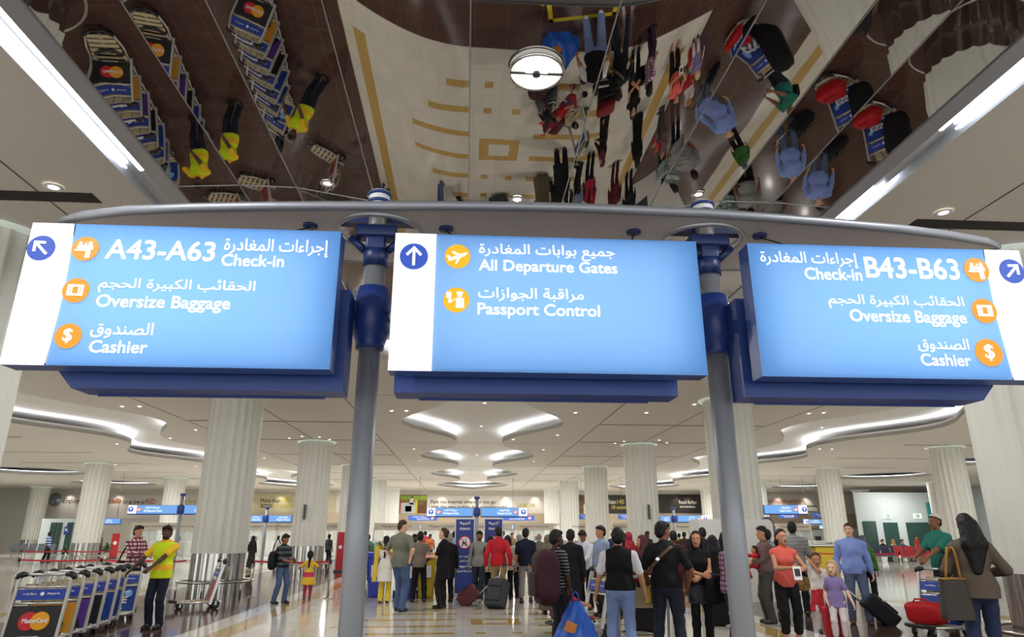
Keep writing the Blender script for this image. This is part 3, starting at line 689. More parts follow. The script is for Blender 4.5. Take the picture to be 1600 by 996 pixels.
def person(label, loc, rz, height, skin='tan', sex='m', hair=('short', 'black'), top=None, legs=None, shoes='1a1816', L=None, R=None, fL=(.1, 0), fR=(-.1, 0), lean=0., hyaw=0., hpitch=0., extra=(), girth=1., child=False, fine=True, group=None, seated=None, loc_z=0., hem=None, twist=0., pole_L=None, pole_R=None, fist=.55, liftL=0., liftR=0.):
    """a clothed standing figure facing -y before it is turned by rz; L, R are the wrist targets for a 1.75 m adult"""
    S = height/1.75; hs = 1.0
    if child: hs = 1.32
    root = thing('person', (loc[0], loc[1], loc_z), rz, label, 'person', group)
    fem = sex == 'f'
    # joints (1.75 m figure)
    hipw = .088; pel = np.array((0, 0, .95)); kz = 0.
    if child: kz = -.05; pel[2] = .92
    ankL = np.array((fL[0], fL[1], .085+liftL)); ankR = np.array((fR[0], fR[1], .085+liftR))
    if seated is not None: pel = np.array((0, seated[1], seated[0]+.1)); ankL = np.array((.1, -.3+seated[1]*.5, .085)); ankR = np.array((-.1, -.26+seated[1]*.5, .085))
    hL, hR = pel+(hipw, 0, -.03), pel+(-hipw, 0, -.03)
    kL, ankL = ik(hL, ankL, .435, .42, (.06, -1, .1)); kR, ankR = ik(hR, ankR, .435, .42, (-.06, -1, .1))
    Rt = rotm(twist, lean); T = lambda x, y, z: pel + Rt @ np.array((x, y, z-.95))
    if child: T = lambda x, y, z: pel + Rt @ np.array((x*.93, y, (z-.95)*.9))
    sw = .165 if fem else .19
    sw *= .5+.5*girth
    waist, chest, neck, hc = T(0, .0, 1.08), T(0, .0, 1.27), T(0, .015, 1.46), T(0, -.01, 1.625)
    if child: hc = T(0, -.01, 1.665); sw *= .92
    shL, shR = T(sw, .01, 1.388), T(-sw, .01, 1.388)
    L = L or (sw+.075, -.04, .86); R = R or (-sw-.075, -.04, .86)
    L = L if not child else (L[0]*.95, L[1], L[2]-.02); R = R if not child else (R[0]*.95, R[1], R[2]-.02)
    eL, wL = ik(shL, L, .285, .25, pole_L or (.5, 1, -.25)); eR, wR = ik(shR, R, .285, .25, pole_R or (-.5, 1, -.25))
    HR = rotm(hyaw, hpitch+lean*.5)
    hp = lambda x, y, z: hc + HR @ (np.array((x, y, z))*hs)
    vox = (.0072 if fine else .014)/S*DETAIL
    pts = np.array([ankL, ankR, kL, kR, shL, shR, eL, eR, wL, wR, hc, pel]); lo = pts.min(0)-(.26, .27, .1); hi = pts.max(0)+(.26, .26, .17)
    lo[2] = min(lo[2], -.01)
    g = girth; B = Field(lo, hi, vox)
    sq = (1, 1.35)
    # ---- body
    def b_torso(B):
        B.ell(pel+(0, .005, 0), (.165*g if not fem else .175*g, .12*g, .13), k=.03)
        B.ell(waist, (.14*g if not fem else .125*g, .105*g, .14), R=Rt, k=.05)
        B.ell(chest, (.165*g if not fem else .145*g, .115*g, .17), R=Rt, k=.05)
        if fem and not child:
            for s in (-1, 1): B.ell(T(s*.065, -.075, 1.27), (.06, .06, .06), k=.03)
        B.ell(T(0, .02, 1.375), (sw*.86, .075, .065), R=Rt, k=.05)
        for q_ in (shL, shR): B.cone(neck-(0, -.01, .03), q_+(neck-q_)*.12, .052, .042, k=.05)
    def b_neck(B, t=1.): a_ = neck-(0, 0, .04); b_ = hp(0, .015, -.07); B.cone(a_, a_+(b_-a_)*t, .058 if not fem else .05, .052 if not fem else .045, k=.03)
    def b_legs(B, n=1.):
        for h_, k_, a_ in ((hL, kL, ankL), (hR, kR, ankR)):
            if n < .5: B.cone(h_, h_+(k_-h_)*n*2, .083*g, .083*g+(.055-.083*g)*n*2, k=.03); continue
            B.cone(h_, k_, .083*g, .055, k=.03); m_ = min(1., n*2-1)
            B.cone(k_, k_+(a_-k_)*min(.35, m_), .053, .056, k=.03)
            if m_ > .35: B.cone(k_+(a_-k_)*.35, k_+(a_-k_)*m_, .056, .056-.018*(m_-.35)/.65, k=.03)
    def b_arms(B, n=1.):
        for s_, e_, w_ in ((shL, eL, wL), (shR, eR, wR)):
            r0, r1 = (.05*(.7+.3*g), .038) if not fem else (.043, .034)
            if n <= .5: B.cone(s_, s_+(e_-s_)*n*2, r0, r0+(r1-r0)*n*2, k=.03); continue
            B.cone(s_, e_, r0, r1, k=.03); m_ = n*2-1
            B.cone(e_, e_+(w_-e_)*min(.3, m_), .038, .039, k=.02)
            if m_ > .3: B.cone(e_+(w_-e_)*.3, e_+(w_-e_)*m_, .038 if not fem else .034, .026, k=.02)
    b_torso(B); b_neck(B); b_legs(B); b_arms(B)
    for a_ in (ankL, ankR): B.cone(a_+(0, .03, -.045), a_+(0, -.13, -.055), .036, .03, k=.03)
    # ---- head: skull, jaw, brow, nose, lips, ears
    B.ell(hp(0, .012, .025), np.array((.076, .094, .1))*hs, R=HR, k=.01); B.ell(hp(0, -.02, -.045), np.array((.058, .066, .075))*hs, R=HR, k=.03*hs)
    B.cone(hp(0, -.06, -.088), hp(0, -.068, -.095), .024*hs, .02*hs, k=.025)
    B.cone(hp(0, -.083, .012), hp(0, -.108, -.028), .010*hs, .0145*hs, k=.012); B.cone(hp(-.012, -.094, -.032), hp(.012, -.094, -.032), .009*hs, .009*hs, k=.01)
    B.cone(hp(-.036, -.07, .03), hp(.036, -.07, .03), .013*hs, .013*hs, k=.014)
    B.cone(hp(-.02, -.083, -.06), hp(.02, -.083, -.06), .009*hs, .009*hs, k=.012)
    for s in (-1, 1): B.ell(hp(s*.078, .012, -.005), np.array((.012, .022, .034))*hs, R=HR, k=.008)
    # ---- hands: palm, four bent fingers of different length, thumb from the side of the palm
    for s, e_, w_ in ((1, eL, wL), (-1, eR, wR)):
        d = (w_-e_); d /= np.linalg.norm(d)
        side = np.array((0, -1., 0)) if abs(d[2]) > .75 else np.array((-s*.55, -.2, .85)); side = side-d*(side@d); side /= np.linalg.norm(side)   # towards the thumb
        pn = np.cross(d, side)*s*-1
        if pn @ np.array((-s, -.2, -.6)) < 0: pn = -pn            # the palm's own side: inwards and down
        pc = w_+d*.055
        for o in (-.026, -.009, .009, .026): B.cone(w_+d*.015+side*o*.6, w_+d*.085+side*o, .0155, .0125, k=.012)
        for o, ln in ((.030, .068), (.010, .078), (-.010, .072), (-.029, .055)):
            b0 = w_+d*.085+side*o; b1 = b0+(d*math.cos(fist)+pn*math.sin(fist))*ln*.5; b2 = b1+(d*math.cos(fist*2.3)+pn*math.sin(fist*2.3))*ln*.5
            B.cone(b0, b1, .0105, .0098, k=.003); B.cone(b1, b2, .0098, .0082, k=.003)
        t0 = w_+d*.03+side*.026; t1 = t0+(side*.6+d*.75+pn*.25)*.042; t2 = t1+(d*.9+pn*.4+side*.1)*.03
        B.cone(t0, t1, .0135, .0115, k=.008); B.cone(t1, t2, .0112, .0092, k=.003)
    P, Q = B.mesh(); np_mesh('body', P*S, Q, mat('skin_'+skin, SKINS[skin]), root)
    # ---- eyes, brows, lips
    if fine:
        for s in (-1, 1):
            e = MB().use(M_EYEW); c = Vector(hp(s*.031, -.076, .008)*S); e.lathe(c, [(.0, -.0065*hs*S), (.008*hs*S, -.0045*hs*S), (.0115*hs*S, 0), (.008*hs*S, .0045*hs*S), (0, .0065*hs*S)], 12, cap=False)
            e.use(M_IRIS); c2 = Vector(hp(s*.031, -.0825, .008)*S); e.lathe(c2, [(0, -.0065*hs*S), (.0055*hs*S, 0), (0, .0065*hs*S)], 10, cap=False); e.build('eye', None, root)
        m = MB(); m.tube([hp(-.022, -.087, -.058)*S, hp(-.01, -.0935, -.056)*S, hp(0, -.0945, -.0575)*S, hp(.01, -.0935, -.056)*S, hp(.022, -.087, -.058)*S], [.003*S, .0058*S, .006*S, .0058*S, .003*S], 8); m.build('lips', mat('lips', '96584e' if skin in ('fair', 'light', 'tan') else '5d372f', .5), root)
        if hair[1] != 'none':
            for s in (-1, 1): MB().tube([hp(s*.014, -.085, .027)*S, hp(s*.032, -.084, .033)*S, hp(s*.05, -.073, .026)*S], [.004*S, .0048*S, .003*S], 6).build('eyebrow', mat('hair_'+(hair[1] if hair[1] in HAIRC else 'black'), HAIRC.get(hair[1], '120f0e')), root)
    cv = (.0105 if fine else .016)/S*DETAIL
    def field(): return Field(lo, hi, cv)
    def emit(F, name, m):
        r = F.mesh()
        if r is None: return None
        return np_mesh(name, r[0]*S, r[1], m, root)
    # ---- hair and head coverings
    st, hcname = hair[0], hair[1]
    hm = mat('hair_'+hcname, HAIRC[hcname]) if hcname in HAIRC else mat('cloth_'+hcname, hcname, .8)
    F = Field(hc-(.35, .35, .68), hc+.32, (.006 if fine else .012)*DETAIL); cutf = lambda o=0., a=.62, b=.78: [(0, a, b, (.0+o)*hs)]
    if st in ('short', 'crop', 'long', 'pony', 'bun', 'braid', 'curly', 'bob', 'fall'):
        th = {'crop': .006, 'short': .014, 'curly': .022}.get(st, .016)
        F.ell(hp(0, .016, .03), np.array((.076+th, .094+th, .1+th))*hs, R=HR, k=.0, cut=cutf(-.012 if st in ('short','crop','curly') else .012))
        if st in ('short', 'crop', 'curly', 'long', 'pony', 'bun', 'braid', 'bob', 'fall'): F.ell(hp(0, .05, -.02), np.array((.068+th, .06+th*.8, .075))*hs, R=HR, k=.02, cut=[(0, 1, .3, -.01)])
        if st == 'short': F.cone(hp(-.045, -.05, .085), hp(.045, -.05, .09), .03*hs, .032*hs, k=.035)
        if st == 'curly':
            for i in range(22):
                a = i*2.4; z = .09-.17*i/22; F.ell(hp(.085*math.cos(a)*(1 if z < .06 else .7), .03+.08*abs(math.sin(a)), z), np.array((.03, .03, .03)), k=.008)
        if st in ('long', 'bob'):
            n = {'long': -.36, 'bob': -.15}[st]
            for s in (-1, 0, 1): F.cone(hp(s*.055, .055, .0), hc+np.array((s*.085, .085-abs(s)*.05, n)), .05, .035, k=.03)
            for s in (-1, 1): F.cone(hp(s*.078, .0, .03), hc+np.array((s*.1, .0, n*.7)), .026, .026, k=.02)
        if st == 'pony':
            F.cone(hp(0, .09, .02), hp(0, .125, -.08), .05, .045, k=.03); F.cone(hp(0, .125, -.08), hc+np.array((.02, .17, -.42)), .05, .028, k=.03)
        if st == 'fall':
            for dx in (-.045, .03): F.cone(hp(dx, .075, .02), hc+np.array((dx*1.6, .15, -.2)), .062, .075, k=.03); F.cone(hc+np.array((dx*1.6, .15, -.2)), hc+np.array((.02+dx*.5, .17, -.5)), .075, .03, k=.03)
        if st == 'braid':
            for i in range(9): F.ell(hc+np.array((0.01*(-1)**i, .1+.012*min(i, 3), -.02-.05*i)), (.036, .034, .036), k=.012)
        if st == 'bun': F.ell(hp(0, .1, .05), (.05, .045, .048), k=.015)
        F.ripple(.0035, 60, 95, len(label)); emit(F, 'hair', hm)
    elif st == 'hijab':
        F.ell(hp(0, .02, .025), np.array((.092, .11, .118))*hs, R=HR, k=0, cut=[(0, .88, .47, -.052*hs)])
        F.cone(hp(0, .015, -.06), neck+(0, 0, -.02), .088, .1, k=.04, sq=(1, 1.1)); F.cone(neck, chest+(0, -.02, .1), .12, .14, k=.05, sq=(.8, 1.25))
        for s in (-1, 1): F.cone(hp(s*.075, -.03, .05), hp(s*.055, -.055, -.09), .02, .025, k=.02)
        emit(F, 'headscarf', hm)
    elif st == 'beanie':
        F.ell(hp(0, .02, .04), np.array((.09, .108, .115))*hs, R=HR, k=0, cut=[(0, .38, .92, .02)]); emit(F, 'knitted_cap', hm)
        F2 = Field(hc-.2, hc+.25, .006); F2.ell(hp(0, .02, .04), np.array((.092, .11, .117)), R=HR, k=0, cut=[(0, .38, .92, .018), (0, -.38, -.92, -.032)]); emit(F2, 'cap_band', M_BLACK)
        F3 = Field(hc-.2, hc+.2, .008); F3.ell(hp(0, .05, -.01), (.078, .068, .07), R=HR, k=0, cut=[(0, 1, .2, .0)]); emit(F3, 'hair', mat('hair_black', HAIRC['black']))
    elif st == 'bald':
        F.ell(hp(0, .018, .01), np.array((.08, .097, .085)), R=HR, k=0, cut=[(0, .9, -.4, .03)]); emit(F, 'hair', hm)
    if 'beard' in extra:
        F = Field(hc-.25, hc+.2, .006); F.ell(hp(0, -.028, -.055), (.066, .066, .068), R=HR, k=0, cut=[(0, -.3, -.95, .022)]); emit(F, 'beard', mat('hair_black', HAIRC['black']))
    # ---- clothes
    def sleeves(F, m, reach):
        for s_, e_, w_ in ((shL, eL, wL), (shR, eR, wR)):
            q_ = s_+(e_-s_)*min(1, reach*2); F.cone(s_-(0, 0, .02), q_, .059 if not fem else .05, .055 if not fem else .047, k=.03)
            if reach > .5: F.cone(e_, e_+(w_-e_)*(reach-.5)*2, .054 if not fem else .047, .04, k=.02)
    def torso(F, m, low=.86, flare=0., sleeve=.25):
        b_torso(F); b_legs(F, .3); b_neck(F, .35)
        if sleeve > 0: b_arms(F, sleeve)
        F.V -= .009
        F.ell(waist, (.153*g if not fem else .138*g, .118*g, .15), R=Rt, k=.05); F.ell(chest, (.176*g if not fem else .157*g, .127*g, .175), R=Rt, k=.05)
        F.ell(T(0, .02, 1.392), (sw*.9, .084, .075), R=Rt, k=.05); F.cone(neck-(0, 0, .06), neck-(0, 0, .005), .075, .064, k=.03)
        F.ell(pel+(0, .003, .03), (.178*g, .132*g, .14), k=.05)
        if fem and not child:
            for s in (-1, 1): F.ell(T(s*.065, -.08, 1.27), (.066, .066, .066), k=.035)
        if low < .95:
            F.cone(pel+(0, 0, .05), (0, pel[1]+.01, low), .165*g, .166*g+flare, k=.04, sq=(1, 1.25 if flare < .1 else 1.1))
    items = ([dict(top)] if top else []) + [dict(q) for q in extra if isinstance(q, dict)]
    if legs:
        F = field(); n = legs.get('len', 1.); w = legs.get('w', 1.)
        b_torso(F); b_legs(F, n); F.V -= .009; F.ell(pel+(0, .006, -.015), (.176*g, .131*g, .16), k=.03)
        for h_, k_, a_ in ((hL, kL, ankL), (hR, kR, ankR)):
            F.cone(h_, k_, .092*g*(.6+.4*w), .068*w, k=.025)
            e_ = k_+(a_-k_)*min(1, max(n*2-1, .02))*1.0+(np.array((0, 0, -.02)) if n >= 1 else 0)
            F.cone(k_, e_, .068*w, (.064*w if n >= 1 else .066*w), k=.025)
        F.ripple(.004, 34, 18, len(label)); F.halfspace((0, 0, -1), -(pel[2]+.1)); F.halfspace((0, 0, 1), .02)
        emit(F, legs.get('name', 'trousers'), legs['m'])
    for it in items:
        F = field(); low = it.get('low', .86); torso(F, None, low, it.get('flare', 0.), it.get('sleeve', .25))
        if it.get('sleeve', .25) > 0: sleeves(F, None, it['sleeve'] if 'sleeve' in it else .25)
        if it.get('puff'): F.V -= it['puff']
        F.ripple(it.get('fold', .0045), 30, 15, len(label)*.7); F.halfspace((0, 0, 1), low)
        if 'vneck' in it: F.V = F.V
        emit(F, it.get('name', 'shirt'), it['m'])
    if shoes:
        sm = mat('shoe_'+shoes, shoes, .45)
        for a_ in (ankL, ankR):
            F = Field(a_-(.12, .26, .16), a_+(.12, .16, .12), .008/S if fine else .016)
            F.cone(a_+(0, .035, -.04), a_+(0, -.06, -.045), .047, .047, k=.02); F.cone(a_+(0, -.06, -.045), a_+(0, -.155, -.052), .047, .036, k=.02); F.cone(a_+(0, .01, -.03), a_+(0, .01, .02), .047, .044, k=.02)
            F.halfspace((0, 0, 1), a_[2]-.085); emit(F, 'shoe', sm)
    info = dict(root=root, S=S, wL=wL*S, wR=wR*S, shL=shL*S, shR=shR*S, chest=chest*S, pel=pel*S, hc=hc*S, eL=eL*S, eR=eR*S)
    return info
def in_world(pi, p):
    r = pi['root']; a = r.rotation_euler.z; x, y, z = p
    return Vector((r.location.x+x*math.cos(a)-y*math.sin(a), r.location.y+x*math.sin(a)+y*math.cos(a), r.location.z+z))
def cloth(name, c, rough=.85, **k): return mat('cloth_'+name, c, rough, spec=.25, **k)
def place(fx, fy, hy, hx=None, Y=None, hmin=0):
    """foot pixel (or a distance Y for hidden feet) and head-top pixel -> place on the floor and height"""
    if Y is None: p = at_z(fx, fy, 0)
    else: p = at_y(fx, 900, Y); p.z = 0
    return (p.x, p.y), at_y(hx or fx, hy, p.y).z

# ================================================================ PEOPLE
C = cloth
JEAN, JEANL, JEAND, BLK, CHAR = C('blue_denim', '46597c', noise=.15, nscale=6), C('light_denim', '7c90bd', noise=.14, nscale=6), C('dark_denim', '272b36', noise=.1, nscale=6), C('black', '131214'), C('charcoal', '2b2b2e')
def tr(m, **k): return dict(m=m, **k)
def tp(m, sleeve=.25, **k): return dict(m=m, sleeve=sleeve, **k)
PPL = {}
def P(key, label, pl, rz, **k):
    loc, h = pl; PPL[key] = person(label, loc, rad(rz), h*1.005, **k); return PPL[key]
G_FAR = 'people beyond the glass doors'
# -- left side
P('worker', 'man in yellow polo shirt and lime safety vest leaning on the nested trolleys', place(239, 983, 823, 242), -8, skin='dark', hair=('short', 'black'), extra=('beard', tp(C('lime_vest', 'c3d41f', stripes=('dfa82c', 2, .5, .2)), 0, name='safety_vest', puff=.008, low=.84)), top=tp(C('yellow_polo', 'e0b52c'), .3), legs=tr(C('navy_trousers', '1a1c2c')), L=(-.02, -.4, 1.0), R=(-.46, -.24, .97), hyaw=.3)
P('plaid', 'dark-haired man in red and white plaid shirt behind the nested trolleys', place(205, 0, 823, 199, Y=17), 62, skin='tan', top=tp(C('plaid_red', 'c9b6b4', checks=('9d4a52', '5b2f3d', .085)), 1.), legs=tr(JEAND), L=(.12, -.36, 1.12), R=(-.1, -.38, 1.15))
P('stripe_blue', 'man in blue and white striped shirt walking away near the white tiled wall', place(69, 880, 832, 78), 100, skin='dark', top=tp(C('stripe_blue', '3c53a8', stripes=('c9d2ec', 2, .14, .45)), .4), legs=tr(BLK), fine=False, fL=(.1, -.12), fR=(-.1, .12), L=(.2, -.25, 1.1))
P('far_green', 'person in dark green seen behind a low counter between two left columns', place(152, 873, 833, 153), 90, skin='brown', top=tp(C('dark_green', '3b4437'), .9), legs=tr(CHAR), fine=False)
P('abaya_left', 'woman in long dark abaya walking away beside the large left column', place(391, 888, 838, 396), 165, skin='tan', sex='f', hair=('hijab', '161616'), top=tp(C('abaya_charcoal', '2f2e2c'), 1., low=.03, flare=.1, name='abaya'), fine=False)
P('white_tee_far', 'person in white tee at the glass doors behind the checked-shirt man', place(431, 882, 838, 432), 180, skin='brown', top=tp(C('white_tee', 'd8d8d6'), .3), legs=tr(CHAR), fine=False)
P('checker', 'man in black checked shirt and jeans looking down at a phone', place(436, 944, 836, 451), 60, skin='brown', top=tp(C('plaid_black', '23242a', checks=('15161a', '4a525c', .13)), .6), legs=tr(JEAN), L=(.06, -.3, 1.08), R=(-.05, -.28, 1.06), hpitch=.25, fL=(.1, -.06), fR=(-.14, .08))
P('girl_yellow', 'small girl in yellow and pink dress with arms reaching out to the barrier tape', place(479, 937, 861, 480), 190, skin='brown', sex='f', child=True, hair=('pony', 'black'), top=tp(C('yellow_dress', 'd9b23a', stripes=('c23a5c', 2, .55, .22)), .4, low=.52, flare=.13, name='dress'), legs=tr(C('pink_leggings', 'b7305a'), w=.85), shoes='5b3a2c', L=(.38, -.26, 1.1), R=(-.36, -.24, 1.12))
# -- behind and right of the left pole
P('green_tee', 'man in green tee carrying a grey backpack walking off behind the blue bin', place(571, 910, 836, 576), 185, skin='dark', top=tp(C('green_tee', '2f9d79'), .35), legs=tr(CHAR), fine=False, fL=(.1, .16), fR=(-.1, -.14))
P('kameez', 'woman in white kurta with yellow scarf and yellow trousers, back turned, long black braid', place(599, 943, 839, 607), 172, skin='brown', sex='f', hair=('braid', 'black'), top=tp(C('white_kurta', 'd6d2c8'), .5, low=.56, flare=.05, name='kurta'), legs=tr(C('yellow_salwar', 'cdb13f'), w=1.15), shoes='5b3a2c', L=(.2, -.2, 1.0), R=(-.2, -.2, 1.05))
P('grey_tee', 'tall man in olive grey tee and jeans, hand resting on his hip', place(623, 956, 814, 634), 150, skin='fair', hair=('crop', 'brown'), top=tp(C('olive_grey_tee', '6b6c60'), .4, low=.84), legs=tr(JEAN, w=1.12), girth=1.18, L=(.22, -.1, .98), R=(-.24, .03, .97), pole_L=(.9, .6, -.1), pole_R=(-.9, .7, -.1), hyaw=-.7, hpitch=.15, fL=(.1, -.08), fR=(-.1, .06))
P('stripe_white', 'man in white striped shirt half hidden behind the olive grey tee man', place(646, 0, 836, 644, Y=21.2), 60, skin='dark', top=tp(C('white_stripes', 'd5d3d0', stripes=('54545a', 2, .055, .45)), .5), legs=tr(CHAR), fine=False)
P('brown_check', 'man in brown checked shirt and black trousers, back turned, by the yellow bin', place(653, 942, 832, 658), 178, skin='dark', top=tp(C('brown_check', '6f6258', checks=('5b4d48', '84776b', .05)), .95), legs=tr(BLK), L=(.18, -.28, 1.05), R=(-.2, -.26, 1.04), fL=(.16, 0), fR=(-.16, .02))
P('black_dress', 'woman in black tunic and boots with hair in a bun, hands raised in front', place(690, 951, 827, 690), -112, skin='fair', sex='f', hair=('bun', 'brown'), top=tp(C('black_tunic', '121114'), .4, low=.62, flare=.04, name='tunic'), legs=tr(C('dark_leggings', '1e1c1b'), w=.95), shoes='1c1713', L=(.1, -.32, 1.12), R=(-.06, -.34, 1.16), hyaw=.1)
P('old_black', 'grey-haired person in black coat right behind the woman in black tunic', place(699, 942, 834, 702), 200, skin='tan', hair=('short', 'grey'), top=tp(C('black_coat', '161517'), 1., low=.62, flare=.02, name='coat'), legs=tr(BLK))
P('lightblue_far', 'man in pale blue shirt beyond the black coat person', place(709, 0, 831, 708, Y=24), 170, skin='tan', top=tp(C('pale_blue', '8fa3c4'), .9), legs=tr(CHAR), fine=False)
P('grey_sweater', 'man in grey sweater with black backpack walking toward the camera past the blue notice', place(748, 941, 831, 748), -12, skin='brown', hair=('short', 'black'), extra=('beard',), top=tp(C('grey_sweater', '85847f'), 1.), legs=tr(JEAND), shoes='8c8982', fL=(.08, -.2), fR=(-.1, .14), hpitch=.1)
P('white_jacket', 'woman in white jacket with long black hair beside the red hoodie man', place(766, 936, 839, 766), 168, skin='tan', sex='f', hair=('long', 'black'), top=tp(C('white_jacket', 'cfcac6'), 1., low=.74, flare=.02, name='jacket'), legs=tr(BLK))
P('red_hoodie', 'man in red hoodie and khaki trousers pulling a black suitcase', place(778, 946, 825, 779), 172, skin='tan', top=tp(C('red_hoodie', 'b0202a'), 1., puff=.006, name='hoodie'), legs=tr(C('khaki', '9c8559')), R=(-.3, .05, .9), L=(.3, .02, .88), hyaw=.3)
P('grey_girl', 'dark-haired woman in pale grey top just behind the red hoodie man', place(793, 938, 838, 793), 190, skin='tan', sex='f', hair=('long', 'dkbrown'), top=tp(C('pale_grey_top', 'a9a49e'), 1., low=.8), legs=tr(BLK))
P('white_pack', 'man in white shirt with dark backpack walking away in black trousers', place(812, 935, 837, 813), 195, skin='tan', hair=('short', 'grey'), top=tp(C('white_shirt', 'c9c8cc'), .9), legs=tr(BLK), fL=(.1, .1), fR=(-.1, -.1))
P('navy_polo', 'man in navy polo and grey cropped trousers walking away', place(822, 943, 827, 826), 165, skin='tan', top=tp(C('navy_polo', '171a2e'), .4), legs=tr(C('grey_chinos', '7d7b7c'), len=.86), fL=(.09, .14), fR=(-.1, -.12), shoes='1b1a1c')
P('olive_far', 'balding person in olive jacket beyond the navy polo man', place(843, 0, 834, 843, Y=21), 180, skin='tan', hair=('bald', 'grey'), top=tp(C('olive_jacket', '6c6a5b'), 1.), legs=tr(CHAR), fine=False)
P('olive_scarf', 'woman in patterned olive headscarf behind the maroon backpack', place(857, 0, 837, 857, Y=15.5), 160, skin='tan', sex='f', hair=('hijab', '6b6450'), top=tp(C('olive_dress', '58523f'), 1., low=.1, flare=.08, name='dress'), fine=False)
# -- centre right crowd
P('stripe_black', 'man in black and white striped tee carrying a maroon backpack and blue bag', place(870, 0, 830, 877, Y=10.6), 118, skin='dark', top=tp(C('black_stripes', '1d1d20', stripes=('8d8d92', 2, .045, .35)), .42, low=.84), legs=tr(C('dark_grey_jeans', '26272b', noise=.1)), R=(-.2, -.1, .86), L=(.3, -.06, .9), hyaw=-.1)
P('dark_head', 'dark-haired person in black behind the striped tee man', place(893, 0, 829, 893, Y=14.2), 160, skin='brown', top=tp(C('black_shirt_b', '17171a'), 1., low=.5, flare=.03), legs=tr(BLK))
P('pusher', 'man in white shirt bending over a luggage trolley handle', place(918, 953, 829, 908), -34, skin='brown', top=tp(C('white_shirt_b', 'c4c6d0'), .85), legs=tr(BLK), L=(.1, -.44, 1.0), R=(-.12, -.44, 1.0), lean=.22, hpitch=.45)
P('lightblue_side', 'young man in pale blue shirt facing left behind the black vest man', place(941, 0, 823, 937, Y=15), -68, skin='tan', top=tp(C('pale_blue_b', '8c9ab6'), .9), legs=tr(CHAR))
P('vest', 'man in black vest over white tee and pale jeans, back turned', place(968, 0, 827, 952, Y=9.75), 167, skin='tan', extra=(tp(C('black_vest', '111012'), 0, name='vest', puff=.004, low=.93),), top=tp(C('white_tee_b', 'd9d6d8'), .4, low=.96), legs=tr(JEANL, w=1.08), girth=1.12, L=(.34, -.06, .86), R=(-.34, -.04, .88), fL=(.15, -.05), fR=(-.13, .06), shoes='e0ded8')
P('navy_red', 'woman in navy top with red shawl, long dark hair, beyond the black vest man', place(973, 0, 831, 971, Y=14.5), 185, skin='tan', sex='f', hair=('pony', 'black'), top=tp(C('navy_top', '242c50'), 1.), extra=(tp(C('red_shawl', '9e2030'), 0, low=.9, puff=.012, name='shawl'),), legs=tr(BLK))
P('red_scarf', 'woman in bright red headscarf beyond the navy and red shawl woman', place(985, 0, 833, 984, Y=16.5), 190, skin='tan', sex='f', hair=('hijab', '8f1c2a'), top=tp(C('red_robe', '8f1c2a'), 1., low=.1, flare=.08, name='robe'), fine=False)
P('maroon_scarf', 'woman in maroon headscarf and black robe facing left by the black shirt man', place(1006, 0, 838, 1005, Y=12.6), -75, skin='tan', sex='f', hair=('hijab', '4d1822'), top=tp(C('black_robe', '1b1416'), 1., low=.08, flare=.08, name='robe'), L=(.1, -.3, 1.05), R=(-.1, -.3, 1.0))
P('black_shirt', 'man in black shirt and dark jeans with a brown strap across his back', place(1040, 0, 817, 1037, Y=9.9), 157, skin='brown', top=tp(C('black_shirt', '17171a'), .42, low=.9), legs=tr(JEAND, w=1.05), girth=1.1, R=(-.28, -.12, .94), L=(.26, -.16, .98), hyaw=-.75, fL=(.16, 0), fR=(-.16, .03), pole_R=(-.8, .6, -.2))
P('maroon_far', 'person in maroon top half hidden behind the black shirt man', place(1056, 0, 831, 1055, Y=15.5), 175, skin='brown', top=tp(C('maroon_top', '571f27'), 1.), legs=tr(C('maroon_trousers', '4a1820')), fine=False)
P('smiler', 'smiling woman with long black hair in black sleeveless vest facing the camera', place(1092, 0, 832, 1087, Y=10.9), -12, skin='tan', sex='f', hair=('long', 'black'), top=tp(C('black_blouse', '161417'), 0.05, low=.82), extra=(tp(C('grey_print_skirt', '3c3a40', noise=.6, nscale=30), 0, low=.66, flare=.03, name='tunic'), tp(C('black_waistcoat', '0f0e10'), 0, low=.9, puff=.004, name='waistcoat')), legs=tr(BLK, w=.9), L=(-.02, -.28, 1.06), R=(.02, -.3, 1.1), pole_L=(.9, .5, -.4), pole_R=(-.9, .5, -.4), hyaw=-.2)
P('navy_far', 'dark-haired man in navy shirt beyond the smiling woman', place(1103, 0, 826, 1102, Y=16.5), 165, skin='brown', top=tp(C('navy_shirt', '1b1e2c'), .9), legs=tr(BLK), fine=False)
P('abaya_black', 'woman in full black abaya standing between the smiling woman and the right pole', place(1124, 978, 838, 1121), 195, skin='tan', sex='f', hair=('hijab', '0e0e0f'), top=tp(C('abaya_black', '0e0e0f'), 1., low=.03, flare=.07, name='abaya'))
P('pink_plaid', 'woman in pink top and purple trousers mostly hidden by the right pole', place(1141, 0, 832, 1134, Y=10.3), 100, skin='tan', sex='f', hair=('long', 'black'), top=tp(C('plaid_white', 'b9aeb8', checks=('6a5470', '8a3f63', .07)), .3), legs=tr(C('purple_trousers', '3f2b42')), R=(-.2, -.1, .88))
P('father', 'man in mauve shirt and grey trousers holding a baby', place(1206, 975, 824, 1187), -92, skin='tan', top=tp(C('mauve_shirt', '65504f'), .95), legs=tr(C('grey_trousers', '43423f'), w=1.1), L=(.02, -.3, 1.06), R=(.05, -.26, 1.1), girth=1.08)
P('teal_check', 'dark-haired person in pale teal checked shirt behind the man with the baby', place(1212, 955, 829, 1207), 155, skin='dark', top=tp(C('teal_check', 'a5b0ac', checks=('7f8e8c', '5f7673', .12)), .8), legs=tr(BLK))
